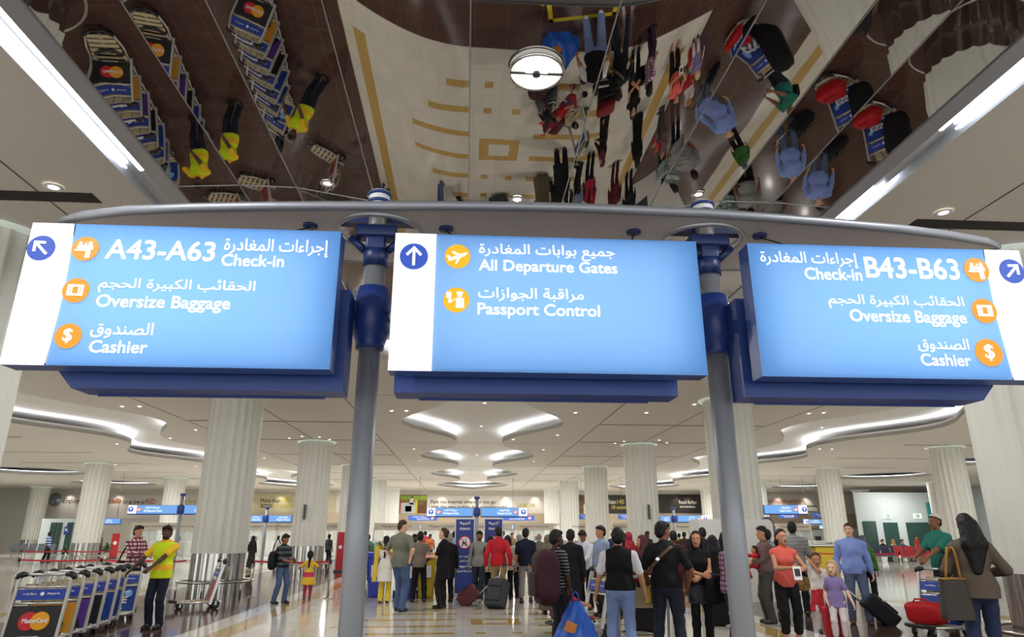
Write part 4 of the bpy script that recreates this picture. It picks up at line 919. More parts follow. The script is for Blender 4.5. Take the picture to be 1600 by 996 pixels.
P('coral', 'woman in coral sleeveless top and black cropped trousers reading a card', place(1240, 1008, 829, 1228), -10, skin='tan', sex='f', hair=('pony', 'dkbrown'), top=tp(C('coral_top', 'cc5b50'), 0.04, low=.86), legs=tr(BLK, len=.84, w=1.05), shoes='b98463', L=(.14, -.3, 1.1), R=(.02, -.3, 1.16), pole_L=(.9, .4, -.4), pole_R=(-.9, .5, -.4), hyaw=.35)
P('grey_stripe', 'man in grey striped polo, back turned, behind the coral top woman', place(1254, 962, 817, 1250), 152, skin='brown', top=tp(C('grey_stripes', '8b8a88', stripes=('7a7977', 2, .07, .4)), .42), legs=tr(BLK), girth=1.14)
P('girl_red', 'girl in white cape and red flowered dress, hand to her mouth', place(1290, 990, 864, 1274), -20, skin='tan', sex='f', child=True, hair=('pony', 'brown'), top=tp(C('red_flower_dress', 'b82b38', noise=.5, nscale=14), .3, low=.46, flare=.1, name='dress'), extra=(tp(C('white_cape', 'd5cfca'), .4, low=.92, puff=.012, name='cape'),), legs=tr(C('white_tights', 'c9bfbc'), w=.85), R=(-.05, -.2, 1.42), L=(.2, -.1, .88))
P('girl_purple', 'blond girl in purple tee and white leggings', place(1316, 1005, 876, 1303), -28, skin='light', sex='f', child=True, hair=('long', 'blond'), top=tp(C('purple_tee', '8577a6'), .35, low=.74, flare=.04), legs=tr(C('white_leggings', 'd3c8c9'), len=.88, w=.95), L=(.36, -.12, .84), R=(-.2, -.05, .86), hyaw=-.3)
P('blue_shirt', 'man in blue shirt and jeans pulling a black wheeled suitcase', place(1347, 976, 819, 1321), -24, skin='fair', hair=('crop', 'dkbrown'), top=tp(C('blue_shirt', '7f93cf'), 1., fold=.007), legs=tr(C('faded_denim', '55627d', noise=.2, nscale=5)), girth=1.08, L=(.3, .04, .86), R=(-.27, -.02, .88), hyaw=-.2, fL=(.14, -.04), fR=(-.14, .03), shoes='4a2f22')
P('green_scarf', 'person in green top and grey headscarf behind the blue shirt man', place(1364, 950, 838, 1358), 150, skin='tan', sex='f', hair=('hijab', '54555f'), top=tp(C('green_top', '3f6a35'), .9), legs=tr(BLK))
P('beanie', 'man in teal tee with backpack straps and white knitted cap behind a trolley', place(1476, 0, 806, 1462, Y=13.1), -80, skin='brown', hair=('beanie', 'cfcac8'), top=tp(C('teal_tee', '2c7768'), .4), legs=tr(JEAND), L=(.1, -.4, 1.05), R=(-.1, -.4, 1.08), fL=(.1, -.1), fR=(-.1, .1))
P('ponytail', 'woman in taupe sweater and jeans with long black ponytail, back turned', place(1524, 0, 806, 1517, Y=8.45), 160, skin='tan', sex='f', hair=('fall', 'black'), top=tp(C('taupe_sweater', '5d5247'), .9, low=.84, flare=.03, puff=.008, name='sweater'), legs=tr(C('indigo_denim', '2b3550', noise=.15, nscale=6)), L=(.2, -.32, 1.08), R=(-.22, -.16, 1.1), girth=1.06)
# -- far right: people by the seats, and the crowd beyond the doors
P('orange_far', 'person in orange top standing by the rows of seats', place(1437, 872, 838, 1436), 20, skin='tan', top=tp(C('orange_top', 'b4492f'), .4), legs=tr(CHAR), fine=False)
for k_, (px, m_, hr, lb) in enumerate(((1403, ('white_robe', 'bdb6a4'), ('hijab', 'ab8446'), 'seated person in white robe and ochre headscarf on the dark blue seats'), (1386, ('black_top_c', '1c1b1f'), ('short', 'black'), 'seated dark-haired person in black at the end of the dark blue seats'), (1417, ('blue_grey_c', '565d72'), ('short', 'black'), 'seated person in blue grey on the red seats'))):
    p = at_z(px, 878, 0); person(lb, (p.x, p.y), rad(20), 1.68, skin='tan', hair=hr, top=tp(C(*m_), 1.), legs=tr(CHAR), fine=False, seated=(.45, .1), L=(.16, -.32, .75), R=(-.16, -.32, .75))
FARS = [(664, 40, 'a23d3f', 'red top'), (672, 39, 'b7673b', 'orange top'), (724, 36, '6e7178', 'grey shirt'), (772, 38, 'b9b2a8', 'pale shirt'), (786, 34, 'c7c2bb', 'white shirt'), (800, 37, '8d7a5f', 'tan shirt'), (862, 36, '4b4f5a', 'slate shirt'), (872, 33, '2f3138', 'dark shirt'), (958, 30, '2a3350', 'dark blue shirt'), (1012, 28, '35292c', 'dark brown top'), (1052, 27, '314032', 'dark green top'), (1070, 30, '4a2a30', 'wine top'), (1082, 27, '2b2b33', 'charcoal top'), (1112, 31, '39333c', 'plum top'), (1062, 36, 'b7a03a', 'mustard top'), (500, 42, '1d1d20', 'black coat'), (514, 39, '3a3f45', 'grey coat'), (330, 50, '5c3b38', 'brown top'), (214, 44, '6b3236', 'dark red top')]
for k_, (px, Y, c_, cn) in enumerate(FARS):
    p = at_y(px, 850, Y); near_ = {664: 'by the yellow bin', 672: 'by the yellow bin', 724: 'between the two blue notices', 772: 'between the two blue notices'}.get(px, 'in the crowd toward the glass doors')
    person('distant dark-haired person in %s %s' % (cn, near_), (p.x, p.y), rad(random.choice((170, 185, 200, 150, 20))), random.uniform(1.6, 1.78), skin=random.choice(('tan', 'brown', 'dark')), hair=('short', 'black'), top=tp(C('far_%s' % c_, c_), random.choice((.4, .9))), legs=tr(random.choice((CHAR, BLK, JEAND))), fine=False)
# the baby on his father's arm
f_ = PPL['father']; q = in_world(f_, f_['chest']+np.array((.02, -.2, -.02)))
person('baby in red hooded jacket held on the arm of the mauve shirt man', (q.x, q.y), rad(-95), .78, skin='tan', child=True, hair=('crop', 'black'), top=tp(C('red_baby_jacket', 'bf1f27'), 1., puff=.012, name='jacket'), legs=tr(C('red_baby_trousers', '9d2028')), loc_z=q.z-.46, seated=(.45, 0), L=(.16, -.2, 1.0), R=(-.16, -.2, 1.0))

q = PPL['kameez']; mb = MB(); mb.grid(lambda u, v: (.21+.05*v+.06*math.cos(2*PI*u), .05+.03*math.sin(2*PI*u)+.01*math.sin(9*v), 1.36-.86*v), 14, 16, cu=True); mb.grid(lambda u, v: (-.19+.055*math.cos(2*PI*u), .05+.035*math.sin(2*PI*u), 1.36-.36*v), 14, 8, cu=True)
mb.grid(lambda u, v: (.2-.4*v, .02+.11*math.sin(PI*v)**.5+.02*math.cos(2*PI*u), 1.34+.05*math.cos(2*PI*u)-.05*math.sin(PI*v)), 12, 12, cu=True); mb.build('scarf', C('yellow_salwar', 'cdb13f'), q['root'])

# ================================================================ THE FAR SIDE OF THE HALL
def facing(mb, px0, py0, px1, py1, Y, t=.04):
    """a board facing the camera side, its corners read off the photograph, at the depth Y"""
    a, b = at_y(px0, (py0+py1)/2, Y), at_y(px1, (py0+py1)/2, Y); zt = at_y((px0+px1)/2, py0, Y).z; zb = at_y((px0+px1)/2, py1, Y).z
    mb.box(((a.x+b.x)/2, Y+t/2, (zt+zb)/2), (b.x-a.x, t, zt-zb)); return a.x, b.x, zb, zt
def board_text(par, body, m, l, t, r, b, Y, off=.012, **k):
    x0, x1 = at_y(l, (t+b)/2, Y).x, at_y(r, (t+b)/2, Y).x; xm = (l+r)/2
    return fit_text('lettering', body, m, par, x0, x1, at_y(xm, b, Y).z, at_y(xm, t, Y).z, Y-off, **k)
YB = 69.9
M_INK, M_RUST = mat('banner_ink', '4a443e', .7), mat('banner_rust', 'b5653a', .7)
M_LIME, M_GOLD = mat('banner_lime', '9bb52a', .6), mat('banner_gold', 'b9a83a', .6)
def banner(label, rects):
    o = None
    for (l, t, r, b, m) in rects:
        mb = MB(); facing(mb, l, t, r, b, YB, .05); q = mb.build('banner' if o is None else 'panel', m, o)
        if o is None: o = tag(q, label, 'banner', 'advertising banners on the far wall')
    return o
BW = mat('banner_white', 'cfcac2', .7); BG = mat('banner_beige', 'b9b08f', .7); BK = mat('banner_black', '2a2522', .6)
b1 = banner('pale grey banner reading Enjoy calls for as low as RED, with a silver globe', [(62, 773, 330, 811, BW)])
board_text(b1, 'Enjoy roaming calls', M_INK, 98, 779, 190, 789, YB, shear=.15); board_text(b1, 'coming calls', M_RUST, 133, 779, 189, 789, YB-.02, shear=.15); board_text(b1, 'for as low as', M_INK, 192, 781, 226, 788, YB, shear=.15); board_text(b1, 'RED', M_RUST, 228, 780, 243, 788, YB)
board_text(b1, 'Reach further', M_GOLD, 275, 781, 314, 787, YB)
p = at_y(86, 781, YB); mg = MB(); mg.lathe((p.x, YB-.02, p.z), [(0, -.3), (.35, -.22), (.6, -.05), (.62, 0)], 28, ax='Y'); mg.build('globe', mat('silver_globe', '9aa3ab', .25, .8), b1)
b2 = banner('beige banner reading More than 140 across 18 countries', [(372, 771, 524, 803, BG)])
for (tx, m, l, t, r, b) in (('More than', M_INK, 407, 779, 438, 786), ('140 networks', M_GOLD, 440, 779, 505, 786), ('across', M_INK, 407, 788, 426, 794), ('18 countries', M_GOLD, 428, 787, 470, 794), ('flat', M_INK, 500, 788, 511, 795)): board_text(b2, tx, m, l, t, r, b, YB)
b3 = banner('light grey banner about packing the Internet, with a colourful market picture', [(667, 775, 864, 804, BW), (615, 774, 667, 804, mat('picture_market', '7d6a2b', .6, noise=.9, nscale=1.1))])
for (l, t, r, b, c) in ((621, 780, 626, 803, 'b0331f'), (626, 775, 642, 781, '7da03a'), (646, 775, 667, 782, '8fa52e'), (626, 786, 648, 803, 'b9c3c6'), (640, 779, 646, 789, 'dcdcda'), (633, 791, 643, 800, '4a4a86'), (648, 782, 652, 803, 'cfc13a'), (653, 789, 666, 803, '6b3c1e'), (616, 789, 620, 803, '2b2b22')):
    mb = MB(); facing(mb, l, t, r, b, YB-.02, .02); mb.build('print', mat('print_'+c, c, .6), b3)
board_text(b3, 'Pack the Internet wherever you go', M_INK, 673, 782, 774, 789, YB); board_text(b3, 'with the new mobile data roaming packs', M_INK, 673, 790, 792, 797, YB); board_text(b3, 'Call 800 2300', M_GOLD, 807, 787, 836, 793, YB)
def leaf_logo(par, px, py, s=1.):
    c = at_y(px, py, YB); mb = MB(); r = .32*s
    mb.extrude_xz([(c.x+r*u, c.z+r*v) for u, v in ((-.9, 1.), (.1, 1.1), (.9, .2), (.95, -.3), (.2, -1.1), (-.6, -.9), (-.1, -.5), (.4, -.2), (.35, .1), (-.2, .5), (-.8, .5))], YB-.04, YB-.01); mb.build('logo', M_LIME, par)
leaf_logo(b3, 856, 786, 1.3)
b4 = banner('black banner with golden letters, 140 million and 18 countries, and a picture of people', [(925, 774, 990, 803, BK), (881, 774, 925, 803, mat('picture_people', '6d4a2c', .6, noise=.9, nscale=1.4))])
for (l, t, r, b, c) in ((881, 783, 884, 803, 'a8262a'), (912, 789, 916, 803, 'd8d2c6'), (917, 787, 924, 803, 'd3a23a'), (913, 783, 916, 789, '8a5a3f')):
    mb = MB(); facing(mb, l, t, r, b, YB-.02, .02); mb.build('print', mat('print_'+c, c, .6), b4)
board_text(b4, 'more than', BW, 930, 781, 962, 788, YB); board_text(b4, '140 million', M_GOLD, 964, 781, 1000, 788, YB); board_text(b4, '18 countries', M_GOLD, 956, 790, 988, 796, YB)
b5 = banner('black banner reading Reach further with a green leaf mark', [(1000, 773, 1114, 802, BK)])
board_text(b5, 'Reach further', BW, 1061, 782, 1089, 788, YB); board_text(b5, 'www.etisalat.ae', BW, 1062, 790, 1086, 794, YB); leaf_logo(b5, 1108, 785, 1.3)
b6 = banner('pale banner with brown word communication and a green leaf mark at its end', [(1150, 772, 1358, 799, BW)])
board_text(b6, 'communication', M_RUST, 1183, 780, 1256, 787, YB); board_text(b6, 'worldwide', M_INK, 1257, 789, 1277, 793, YB); board_text(b6, 'Reach', M_GOLD, 1288, 782, 1298, 786, YB); leaf_logo(b6, 1342, 782, 1.3)
for px in (100, 178, 380, 435, 690, 742, 792, 838, 1000, 1062, 1080, 1222, 1266, 1310):        # spots that wash the banners
    p = at_y(px, 775, YB-1.1)
    d = bpy.data.lights.new('banner_spot', 'SPOT'); d.energy = 120; d.spot_size = rad(75); d.spot_blend = .9; d.shadow_soft_size = .05; d.color = (1, .93, .82)
    o = bpy.data.objects.new('banner_spot', d); COL.objects.link(o); o.location = (p.x, YB-.75, CEIL-.06); o.rotation_euler = (rad(22), 0, 0)
# ---- wall pieces under the banners
def wall_piece(name, l, t, r, b, Y, m, kind='structure', d=.1):
    mb = MB(); facing(mb, l, t, r, b, Y, d); return mb.build(name, m, kind=kind)
wall_piece('wall_back_panel', 330, 803, 1345, 826, 69.7, M_WALLB)
wall_piece('wall_back_panel', 60, 811, 122, 872, 60., M_WTILE); wall_piece('wall_back_panel', 1340, 770, 1485, 864, 60., M_WTILE)
M_DGLASS = mat('dark_green_glass', '2c4540', .12)
for (l, t, r, b) in ((75, 817, 84, 866), (86, 817, 92, 866), (101, 817, 110, 866), (1352, 815, 1372, 862), (1384, 817, 1406, 862), (1420, 817, 1458, 864)): wall_piece('window_pane', l, t, r, b, 59.9, M_DGLASS)
# ---- the glass partition with its sliding doors
M_HEAD = mat('door_header_metal', 'b6ac9c', .45, .3); M_FRAME = mat('door_frame_metal', 'c3c4c2', .4, .4)
ZH0, ZH1 = at_y(730, 829, PARTY).z, at_y(730, 818, PARTY).z
def door_unit(i, x0, x1):
    n = 'door_%d' % i; h = MB().use(M_HEAD); h.box(((x0+x1)/2, PARTY, (ZH0+ZH1)/2), (x1-x0, .3, ZH1-ZH0)); o = h.build(n, None, kind='structure')
    f = MB(); k = max(2, round((x1-x0)/1.5))
    for j in range(k+1): f.box((x0+(x1-x0)*j/k, PARTY, ZH0/2), (.09 if j in (0, k) else .06, .1, ZH0))
    f.box(((x0+x1)/2, PARTY, .06), (x1-x0, .08, .12)); f.build('door_frame', M_FRAME, o)
    g = MB().box(((x0+x1)/2, PARTY+.01, ZH0/2), (x1-x0-.1, .012, ZH0-.05)); g.build('door_glass', M_GLASS, o)
    fit_text('lettering', 'Passport Control', M_INK, o, (x0+x1)/2-.9, (x0+x1)/2+.9, (ZH0*2+ZH1)/3, (ZH0+2*ZH1)/3, PARTY-.155)
    return o
_xs = [(at_y(a, 840, PARTY).x, at_y(b, 840, PARTY).x) for a, b in ((204, 262), (264, 318), (385, 432), (434, 482), (498, 527), (584, 655), (657, 728), (730, 800), (802, 866), (905, 928), (958, 1000), (1002, 1045), (1047, 1110), (1216, 1268))]
for i_, (a, b) in enumerate(_xs): door_unit(i_+1, a, b)
# ---- control booths beyond the doors
M_BOOTH = mat('booth_white', 'd2cfc8', .5); M_SCREEN = mat('blue_lit_strip', '9fc4f4', emit=1.6)
bo = None
for j, px in enumerate((225, 285, 405, 540, 610, 665, 725, 790, 850, 915, 985, 1050, 1100, 1240, 1290)):
    p = at_y(px, 860, 57)
    if bo is None:
        bo = thing('control_booth', (p.x, 57, 0), 0, 'white control booth with blue lit strip beyond the glass doors', 'booth', 'control booths beyond the doors')
        MB().box((0, 0, .55), (2.2, 1.2, 1.1), bev=.04).build('counter', M_BOOTH, bo); MB().box((0, .1, 1.5), (2.1, .04, .8)).build('screen', M_GLASS, bo)
        c = MB(); c.box((0, 0, 2.35), (2.4, 1.3, .12), bev=.03); c.box((-1.05, .5, 1.2), (.08, .08, 2.3)); c.box((1.05, .5, 1.2), (.08, .08, 2.3)); c.build('roof', M_HEAD, bo)
        MB().box((0, -.68, 2.15), (1.2, .05, .24)).build('lit_strip', M_SCREEN, bo); MB().box((-.5, 0, 1.25), (.5, .1, .36)).build('monitor', M_BLACK, bo)
    else: copy_thing(bo, (p.x, 57, 0))
# ---- lit signs on poles farther down the hall
M_FBLUE = mat('backlit_sky_blue', '6fa9ea', emit=.95)
def far_sign(parts, pole, label, Y, lit=M_FBLUE):
    """parts: (l, t, r, b, white end, Arabic, English); pole: (px, top py) or None"""
    o = thing('pole_sign', (0, 0, 0), 0, label, 'sign', 'lit signs down the hall')
    for (l, t, r, b, w, ar, en) in parts:
        mb = MB().use(lit); x0, x1, z0, z1 = facing(mb, l, t, r, b, Y-.1, .1); mb.use(M_NAVY); mb.box(((x0+x1)/2, Y+.02, (z0+z1)/2-.02), (x1-x0+.04, .14, z1-z0+.06)); pn = mb.build('panel', None, o)
        hgt = b-t; wl = hgt*1.0
        if w:
            a, c = (l, l+wl) if w == 'l' else (r-wl, r); mb = MB(); facing(mb, a, t, c, b, Y-.12, .01); q = mb.build('white_end', M_BACKW, o)
            xm, zm = at_y((a+c)/2, (t+b)/2, Y).x, (z0+z1)/2; icon(o, 'arrow_disc', xm, zm, (z1-z0)*.32, arrow_shape(0), M_ARROWB, y=Y-.13)
        ti = (l+hgt*1.15 if w == 'l' else l+(r-l)*.35); ri = (r-(r-l)*.3 if w == 'l' else r-hgt*(1.9 if w else .3))
        if w: xm = at_y(l+hgt*1.45 if w == 'l' else r-hgt*1.45, (t+b)/2, Y).x; icon(o, 'icon_disc', xm, (z0+z1)/2, (z1-z0)*.27, PLANE, mat('backlit_coral', 'e8785a', emit=1.), y=Y-.12)
        if w == 'l': ti += hgt*.75
        board_text(o, ar, M_TEXT, ti+(ri-ti)*.1, t+hgt*.12, ri-(ri-ti)*.1, t+hgt*.48, Y-.1); board_text(o, en, M_TEXT, ti, t+hgt*.52, ri, t+hgt*.86, Y-.1)
    if not pole and Y < 55:
        xm = (x0+x1)/2
        for s in (-1, 1): MB().tube([(xm+s*.5, Y+.02, z1), (xm+s*.5, Y+.02, CEIL+.01)], .012, 6).build('hanger', M_DGREY, o)
    if pole:
        px, pt = pole; t0 = parts[0]; p = at_y(px, (t0[1]+t0[3])/2, Y); zt = at_y(px, pt, Y).z
        f = MB(); f.tube([(p.x, Y, 0), (p.x, Y, zt)], .085, 14); f.build('shaft', M_POLE, o)
        za, zb = at_y(px, t0[3]+1, Y).z, at_y(px, t0[1]-1, Y).z
        MB().lathe((p.x, Y, za), [(.1, 0), (.16, .08), (.16, zb-za-.08), (.1, zb-za)], 20).build('collar', M_NAVY, o)
        f = MB(); f.lathe((p.x, Y, zt-.1), [(.1, 0), (.13, .03), (.13, .1), (.05, .12)], 16); f.build('cap', M_NAVY, o)
    return o
GA, GE, PA_, PE = 'جميع بوابات المغادرة', 'All Departure Gates', 'مراقبة الجوازات', 'Passport Control'
far_sign([(667, 794, 738, 807, 'l', GA, GE), (752, 794, 824, 807, 'r', PA_, PE)], (745, 777), 'lit blue sign pair on a pole above the two blue notices', 31)
far_sign([(200, 790, 276, 803, 'l', GA, GE), (288, 790, 334, 803, '', PA_, PE)], (283, 772), 'lit blue sign pair on a pole behind the yellow polo man', 33)
far_sign([(385, 806, 410, 816, '', GA, GE), (420, 806, 455, 816, '', PA_, PE)], (416, 793), 'smaller lit blue sign pair on a pole right of the large left column', 40)
far_sign([(1195, 790, 1261, 803, 'r', PA_, PE)], (1188, 776), 'lit blue sign on a pole above the grey striped polo man', 30)
far_sign([(1032, 807, 1048, 816, '', PA_, GE), (1059, 806, 1106, 816, 'r', GA, GE)], (1053, 794), 'smaller lit blue sign pair above the black shirt man', 40)
far_sign([(150, 811, 187, 819, 'l', PA_, PE)], None, 'small lit blue hanging sign behind the red and white plaid man', 50)
far_sign([(1256, 812, 1290, 819, 'l', PA_, PE)], None, 'small lit blue hanging sign left of the blue shirt man', 50)
far_sign([(1458, 797, 1480, 812, '', GA, GE)], None, 'lit blue sign on the teal board behind the white knitted cap', 59.75)
for (l, t, r, b), lb in zip(((638, 806, 683, 814), (780, 806, 835, 814), (905, 804, 926, 812), (966, 804, 991, 812), (1217, 804, 1246, 810), (1270, 802, 1300, 809), (466, 804, 480, 810)),
        ('dark blue hanging board above the olive grey tee man', 'dark blue hanging board above the red hoodie man', 'dark blue hanging board above the bending trolley man', 'dark blue hanging board above the black vest man', 'dark blue hanging board under the lit sign by the grey striped polo man', 'dark blue hanging board left of the blue shirt man', 'dark blue hanging board above the girl in yellow dress')):
    Y = 52; mb = MB().use(mat('board_blue', '2c56a8', .5)); x0, x1, z0, z1 = facing(mb, l, t, r, b, Y, .08); o = tag(mb.build('hanging_board', None), lb, 'sign', 'blue hanging boards under the banners')
    icon(o, 'icon_disc', x1-.35 if x1-x0 > 1 else x1-.2, (z0+z1)/2, (z1-z0)*.32, PLANE, mat('board_orange', 'd9713c', .6), y=Y, fg=M_WHITE)
    board_text(o, GA, M_WHITE, l+(r-l)*.15, t+1.2, l+(r-l)*.72, t+(b-t)*.48, Y); board_text(o, 'Special Needs Only', M_WHITE, l+(r-l)*.3, t+(b-t)*.55, l+(r-l)*.72, t+(b-t)*.85, Y)
    MB().tube([((x0+x1)/2-.3, Y+.04, z1), ((x0+x1)/2-.3, Y+.04, CEIL)], .01, 6).build('hanger', M_DGREY, o)
mb = MB(); facing(mb, 1450, 786, 1484, 820, 59.88, .1); tag(mb.build('teal_board', mat('teal_print', '2f8a86', .5)), 'teal board high on the white tiled wall by the fluted column', 'board')
for px, lb in ((1387, 'lit exit sign on the white tiled wall, nearer the blue shirt man'), (1434, 'lit exit sign on the white tiled wall above the orange top person')):
    mb = MB(); facing(mb, px-6, 803, px+6, 811, 59.92, .08); o = tag(mb.build('exit_sign', mat('exit_lit', 'e3f0dc', emit=1.2)), lb, 'sign', 'exit signs on the tiled wall')
    c = at_y(px, 807, 59.9); icon(o, 'pictogram_disc', c.x, c.z, .16, [[(-.5, -.5), (.3, -.5), (.3, .5), (-.5, .5)]], mat('exit_green', '4f8a5a', .5), y=59.91, fg=M_WHITE)
mb = MB(); facing(mb, 100, 823, 108, 836, 59.88, .1); o = tag(mb.build('arrow_board', M_NAVY), 'small blue board with white arrow beside the blue striped shirt man', 'sign')
c = at_y(104, 829, 59.88); icon(o, 'arrow_disc', c.x, c.z, .2, arrow_shape(rad(45)), M_NAVY, y=59.87, fg=M_WHITE)
# ---- downlights in the hall ceiling
DL = [(191, 635), (218, 635), (187, 664), (306, 672), (183, 694), (266, 685), (413, 716), (306, 729), (326, 706), (234, 713), (336, 619), (436, 620), (612, 642), (635, 642), (647, 702), (656, 720), (871, 680), (899, 645), (757, 630), (752, 666), (745, 711), (740, 738), (823, 735), (834, 721), (849, 703), (1010, 645), (1264, 646), (1287, 645), (1281, 702), (1300, 702), (1393, 633), (1284, 668), (1176, 680), (1230, 719), (1559, 608), (452, 685), (472, 682), (499, 683), (515, 687), (802, 687), (961, 693), (975, 690), (1030, 688), (1042, 692), (1085, 632), (1167, 628), (786, 767), (636, 764), (884, 768), (1262, 765), (184, 762), (1185, 765), (988, 768)]
d0 = None
for px, py in DL:
    p = at_z(px, py, CEIL); inside = False
    for cv in COVES:
        inside ^= sum(((cv[i][1] > p.y) != (cv[i-1][1] > p.y)) and (p.x < (cv[i-1][0]-cv[i][0])*(p.y-cv[i][1])/(cv[i-1][1]-cv[i][1]+1e-9)+cv[i][0]) for i in range(len(cv))) % 2 == 1
    z = CEIL-.008
    if inside: p = at_z(px, py, CEIL+.59); z = CEIL+.582
    if d0 is None: d0 = downlight((p.x, p.y, z), .1, 'small round recessed downlight in the main hall ceiling', 'recessed downlights across the hall ceiling')
    else: copy_thing(d0, (p.x, p.y, z))
for px_, X_ in ((477.5, AX-7.65), (1013, AX+7.65)):      # dark narrow flag plates on two columns
    mb = MB(); a_ = at_y(px_, 789, 31.4); b_ = at_y(px_, 812, 31.4); mb.box((a_.x, 31.36, (a_.z+b_.z)/2), (.07, .12, a_.z-b_.z)); mb.build('column_plate', M_DGREY, kind='structure')
# ---- two blue notices
M_NOTICE = mat('notice_blue', '243a86', .4); M_RED = mat('notice_red', 'c02a2a', .5)
def notice(l, r, top, Y, label):
    xm = (l+r)/2; c = at_y(xm, 900, Y); w = at_y(r, 850, Y).x-at_y(l, 850, Y).x; zt = at_y(xm, top, Y).z
    o = thing('notice_stand', (c.x, Y, 0), 0, label, 'notice', 'blue attention notices'); z = lambda y: at_y(xm, y, Y).z
    MB().box((0, 0, zt/2+.03), (w, .12, zt-.06)).build('panel', M_NOTICE, o)
    f = MB(); f.box((0, 0, zt), (w+.05, .16, .04)); f.box((0, 0, .03), (w+.16, .5, .06), bev=.01)
    for s in (-1, 1): f.box((s*(w/2+.015), 0, zt/2), (.03, .15, zt))
    f.build('frame', M_ALU, o)
    y = -.062
    fit_text('lettering', 'تنبيه', M_WHITE, o, -w*.3, w*.3, z(821), z(815), y); fit_text('lettering', 'Attention', M_WHITE, o, -w*.3, w*.3, z(828.5), z(824), y)
    zc = z(848); R = w*.33
    d = disc(MB(), 0, zc, R, y-.003, 36).build('prohibition_disc', M_WHITE, o)
    rg = MB(); rg.ring((0, y-.004, zc), R, R*.09, 36, 6, 'Y'); rg.box((0, y-.006, zc), (R*1.9, .006, R*.14), ry=rad(45)); rg.build('red_ring', M_RED, d)
    tm = MB(); tm.extrude_xz([(-R*.5, zc-R*.35), (R*.35, zc-R*.35), (R*.35, zc-R*.22), (-R*.5, zc-R*.22)], y-.005, y-.003); tm.extrude_xz([(R*.25, zc-R*.3), (R*.38, zc-R*.3), (R*.2, zc+R*.6), (R*.08, zc+R*.6)], y-.005, y-.003); tm.extrude_xz([(-R*.35, zc-R*.2), (R*.1, zc-R*.2), (R*.05, zc+R*.15), (-R*.35, zc+R*.15)], y-.005, y-.003); disc(tm, -R*.35, zc-R*.5, R*.13, y-.004, 12); disc(tm, R*.2, zc-R*.5, R*.13, y-.004, 12); tm.build('pictogram', M_BLACK, d)
    for tx, t, b, wd in (('ممنوع دخول', 868, 872, .8), ('عربات الحقائب', 875, 879, .6), ('No Baggage Trolleys', 883.5, 888, .86), ('Beyond This Zone', 891, 895.5, .8)): fit_text('lettering', tx, M_WHITE, o, -w*wd/2, w*wd/2, z(b), z(t), y)
notice(711, 739, 811, 20.3, 'blue attention notice left of the grey sweater man, with a no-trolley disc'); notice(757, 784, 811, 20.9, 'blue attention notice half hidden behind the red hoodie man')
# ---- wheeled bins
def bin_(px, py, c, cname, label, pos=None):
    p = at_z(px, py, 0); o = thing('wheeled_bin', (p.x, p.y+.3, 0), rad(random.uniform(-6, 6)), label, 'bin', 'wheeled bins'); m = mat('bin_'+cname, c, .45)
    def body(u, v):
        a = 2*PI*u; k = 1/max(abs(math.cos(a)), abs(math.sin(a)))**.75; w = .23+.07*v; return (w*k*math.cos(a)*.92, w*k*math.sin(a)*1.05, .06+1.0*v)
    MB().grid(body, 40, 8, cu=True).build('body', m, o)
    b = MB(); b.box((0, 0, 1.07), (.66, .74, .05), bev=.02); b.box((0, 0, 1.12), (.62, .7, .07), bev=.03); b.tube([(-.25, .36, 1.06), (.25, .36, 1.06)], .02, 8); b.build('lid', m, o)
    for s in (-1, 1): MB().tube([(s*.29, .24, .1), (s*.34, .24, .1)], .1, 18).build('wheel', M_BLACK, o)
    MB().box((0, 0, .06), (.4, .4, .12), bev=.02).build('foot', m, o)
    MB().box((0, -.315, .68), (.3, .01, .3), rx=rad(4)).build('label', mat('bin_label', 'd8d6d2', .6), o)
    return o
bin_(585, 935, '20339a', 'blue', 'blue wheeled bin beside the left pole, with a white label'); bin_(632, 938, '20339a', 'blue', 'blue wheeled bin right behind the olive grey tee man'); bin_(664, 936, 'c2a51f', 'yellow', 'yellow wheeled bin by the brown checked shirt man')
# ---- barrier posts with red tape
M_TAPE = mat('red_tape', 'b3262c', .6)
def barrier(pts, labels, zt=.95, group='barrier posts with red tape', end=None):
    first = None
    P_ = [at_z(x, y, 0) for x, y in pts]
    for i, p in enumerate(P_):
        o = thing('barrier_post', (p.x, p.y, 0), 0, labels[i], 'barrier post', group)
        MB().lathe((0, 0, 0), [(.17, 0), (.17, .012), (.05, .03), (.03, .05)], 24).build('base', M_STEEL, o); MB().tube([(0, 0, .02), (0, 0, zt)], .028, 14).build('post', M_STEEL, o)
        MB().lathe((0, 0, zt-.07), [(.036, 0), (.036, .09), (.02, .1)], 16).build('tape_head', M_BLACK, o)
        nx_ = P_[i+1] if i+1 < len(P_) else (at_z(*end, 0) if end else None)
        if nx_ is not None:
            d = nx_-p; L_ = d.length; t_ = d.normalized(); n_ = Vector((-t_.y, t_.x, 0))*.003
            mb = MB(); mb.grid(lambda u, v: tuple(t_*(.035+(L_-.07)*u)+n_*0+Vector((0, 0, zt-.055+.05*v-.03*math.sin(PI*u)))), 14, 2); mb.grid(lambda u, v: tuple(t_*(.035+(L_-.07)*u)+n_+Vector((0, 0, zt-.055+.05*v-.03*math.sin(PI*u)))), 14, 2); mb.build('tape', M_TAPE, o)
barrier([(19, 929), (149, 929), (254, 931)], ['steel barrier post at the edge of the near left column', 'steel barrier post behind the nested trolleys', 'steel barrier post right of the yellow polo man'], end=(286, 931))
barrier([(389, 934), (512, 936)], ['steel barrier post between the large left column and the checked-shirt man', 'steel barrier post right of the girl in the yellow dress'])
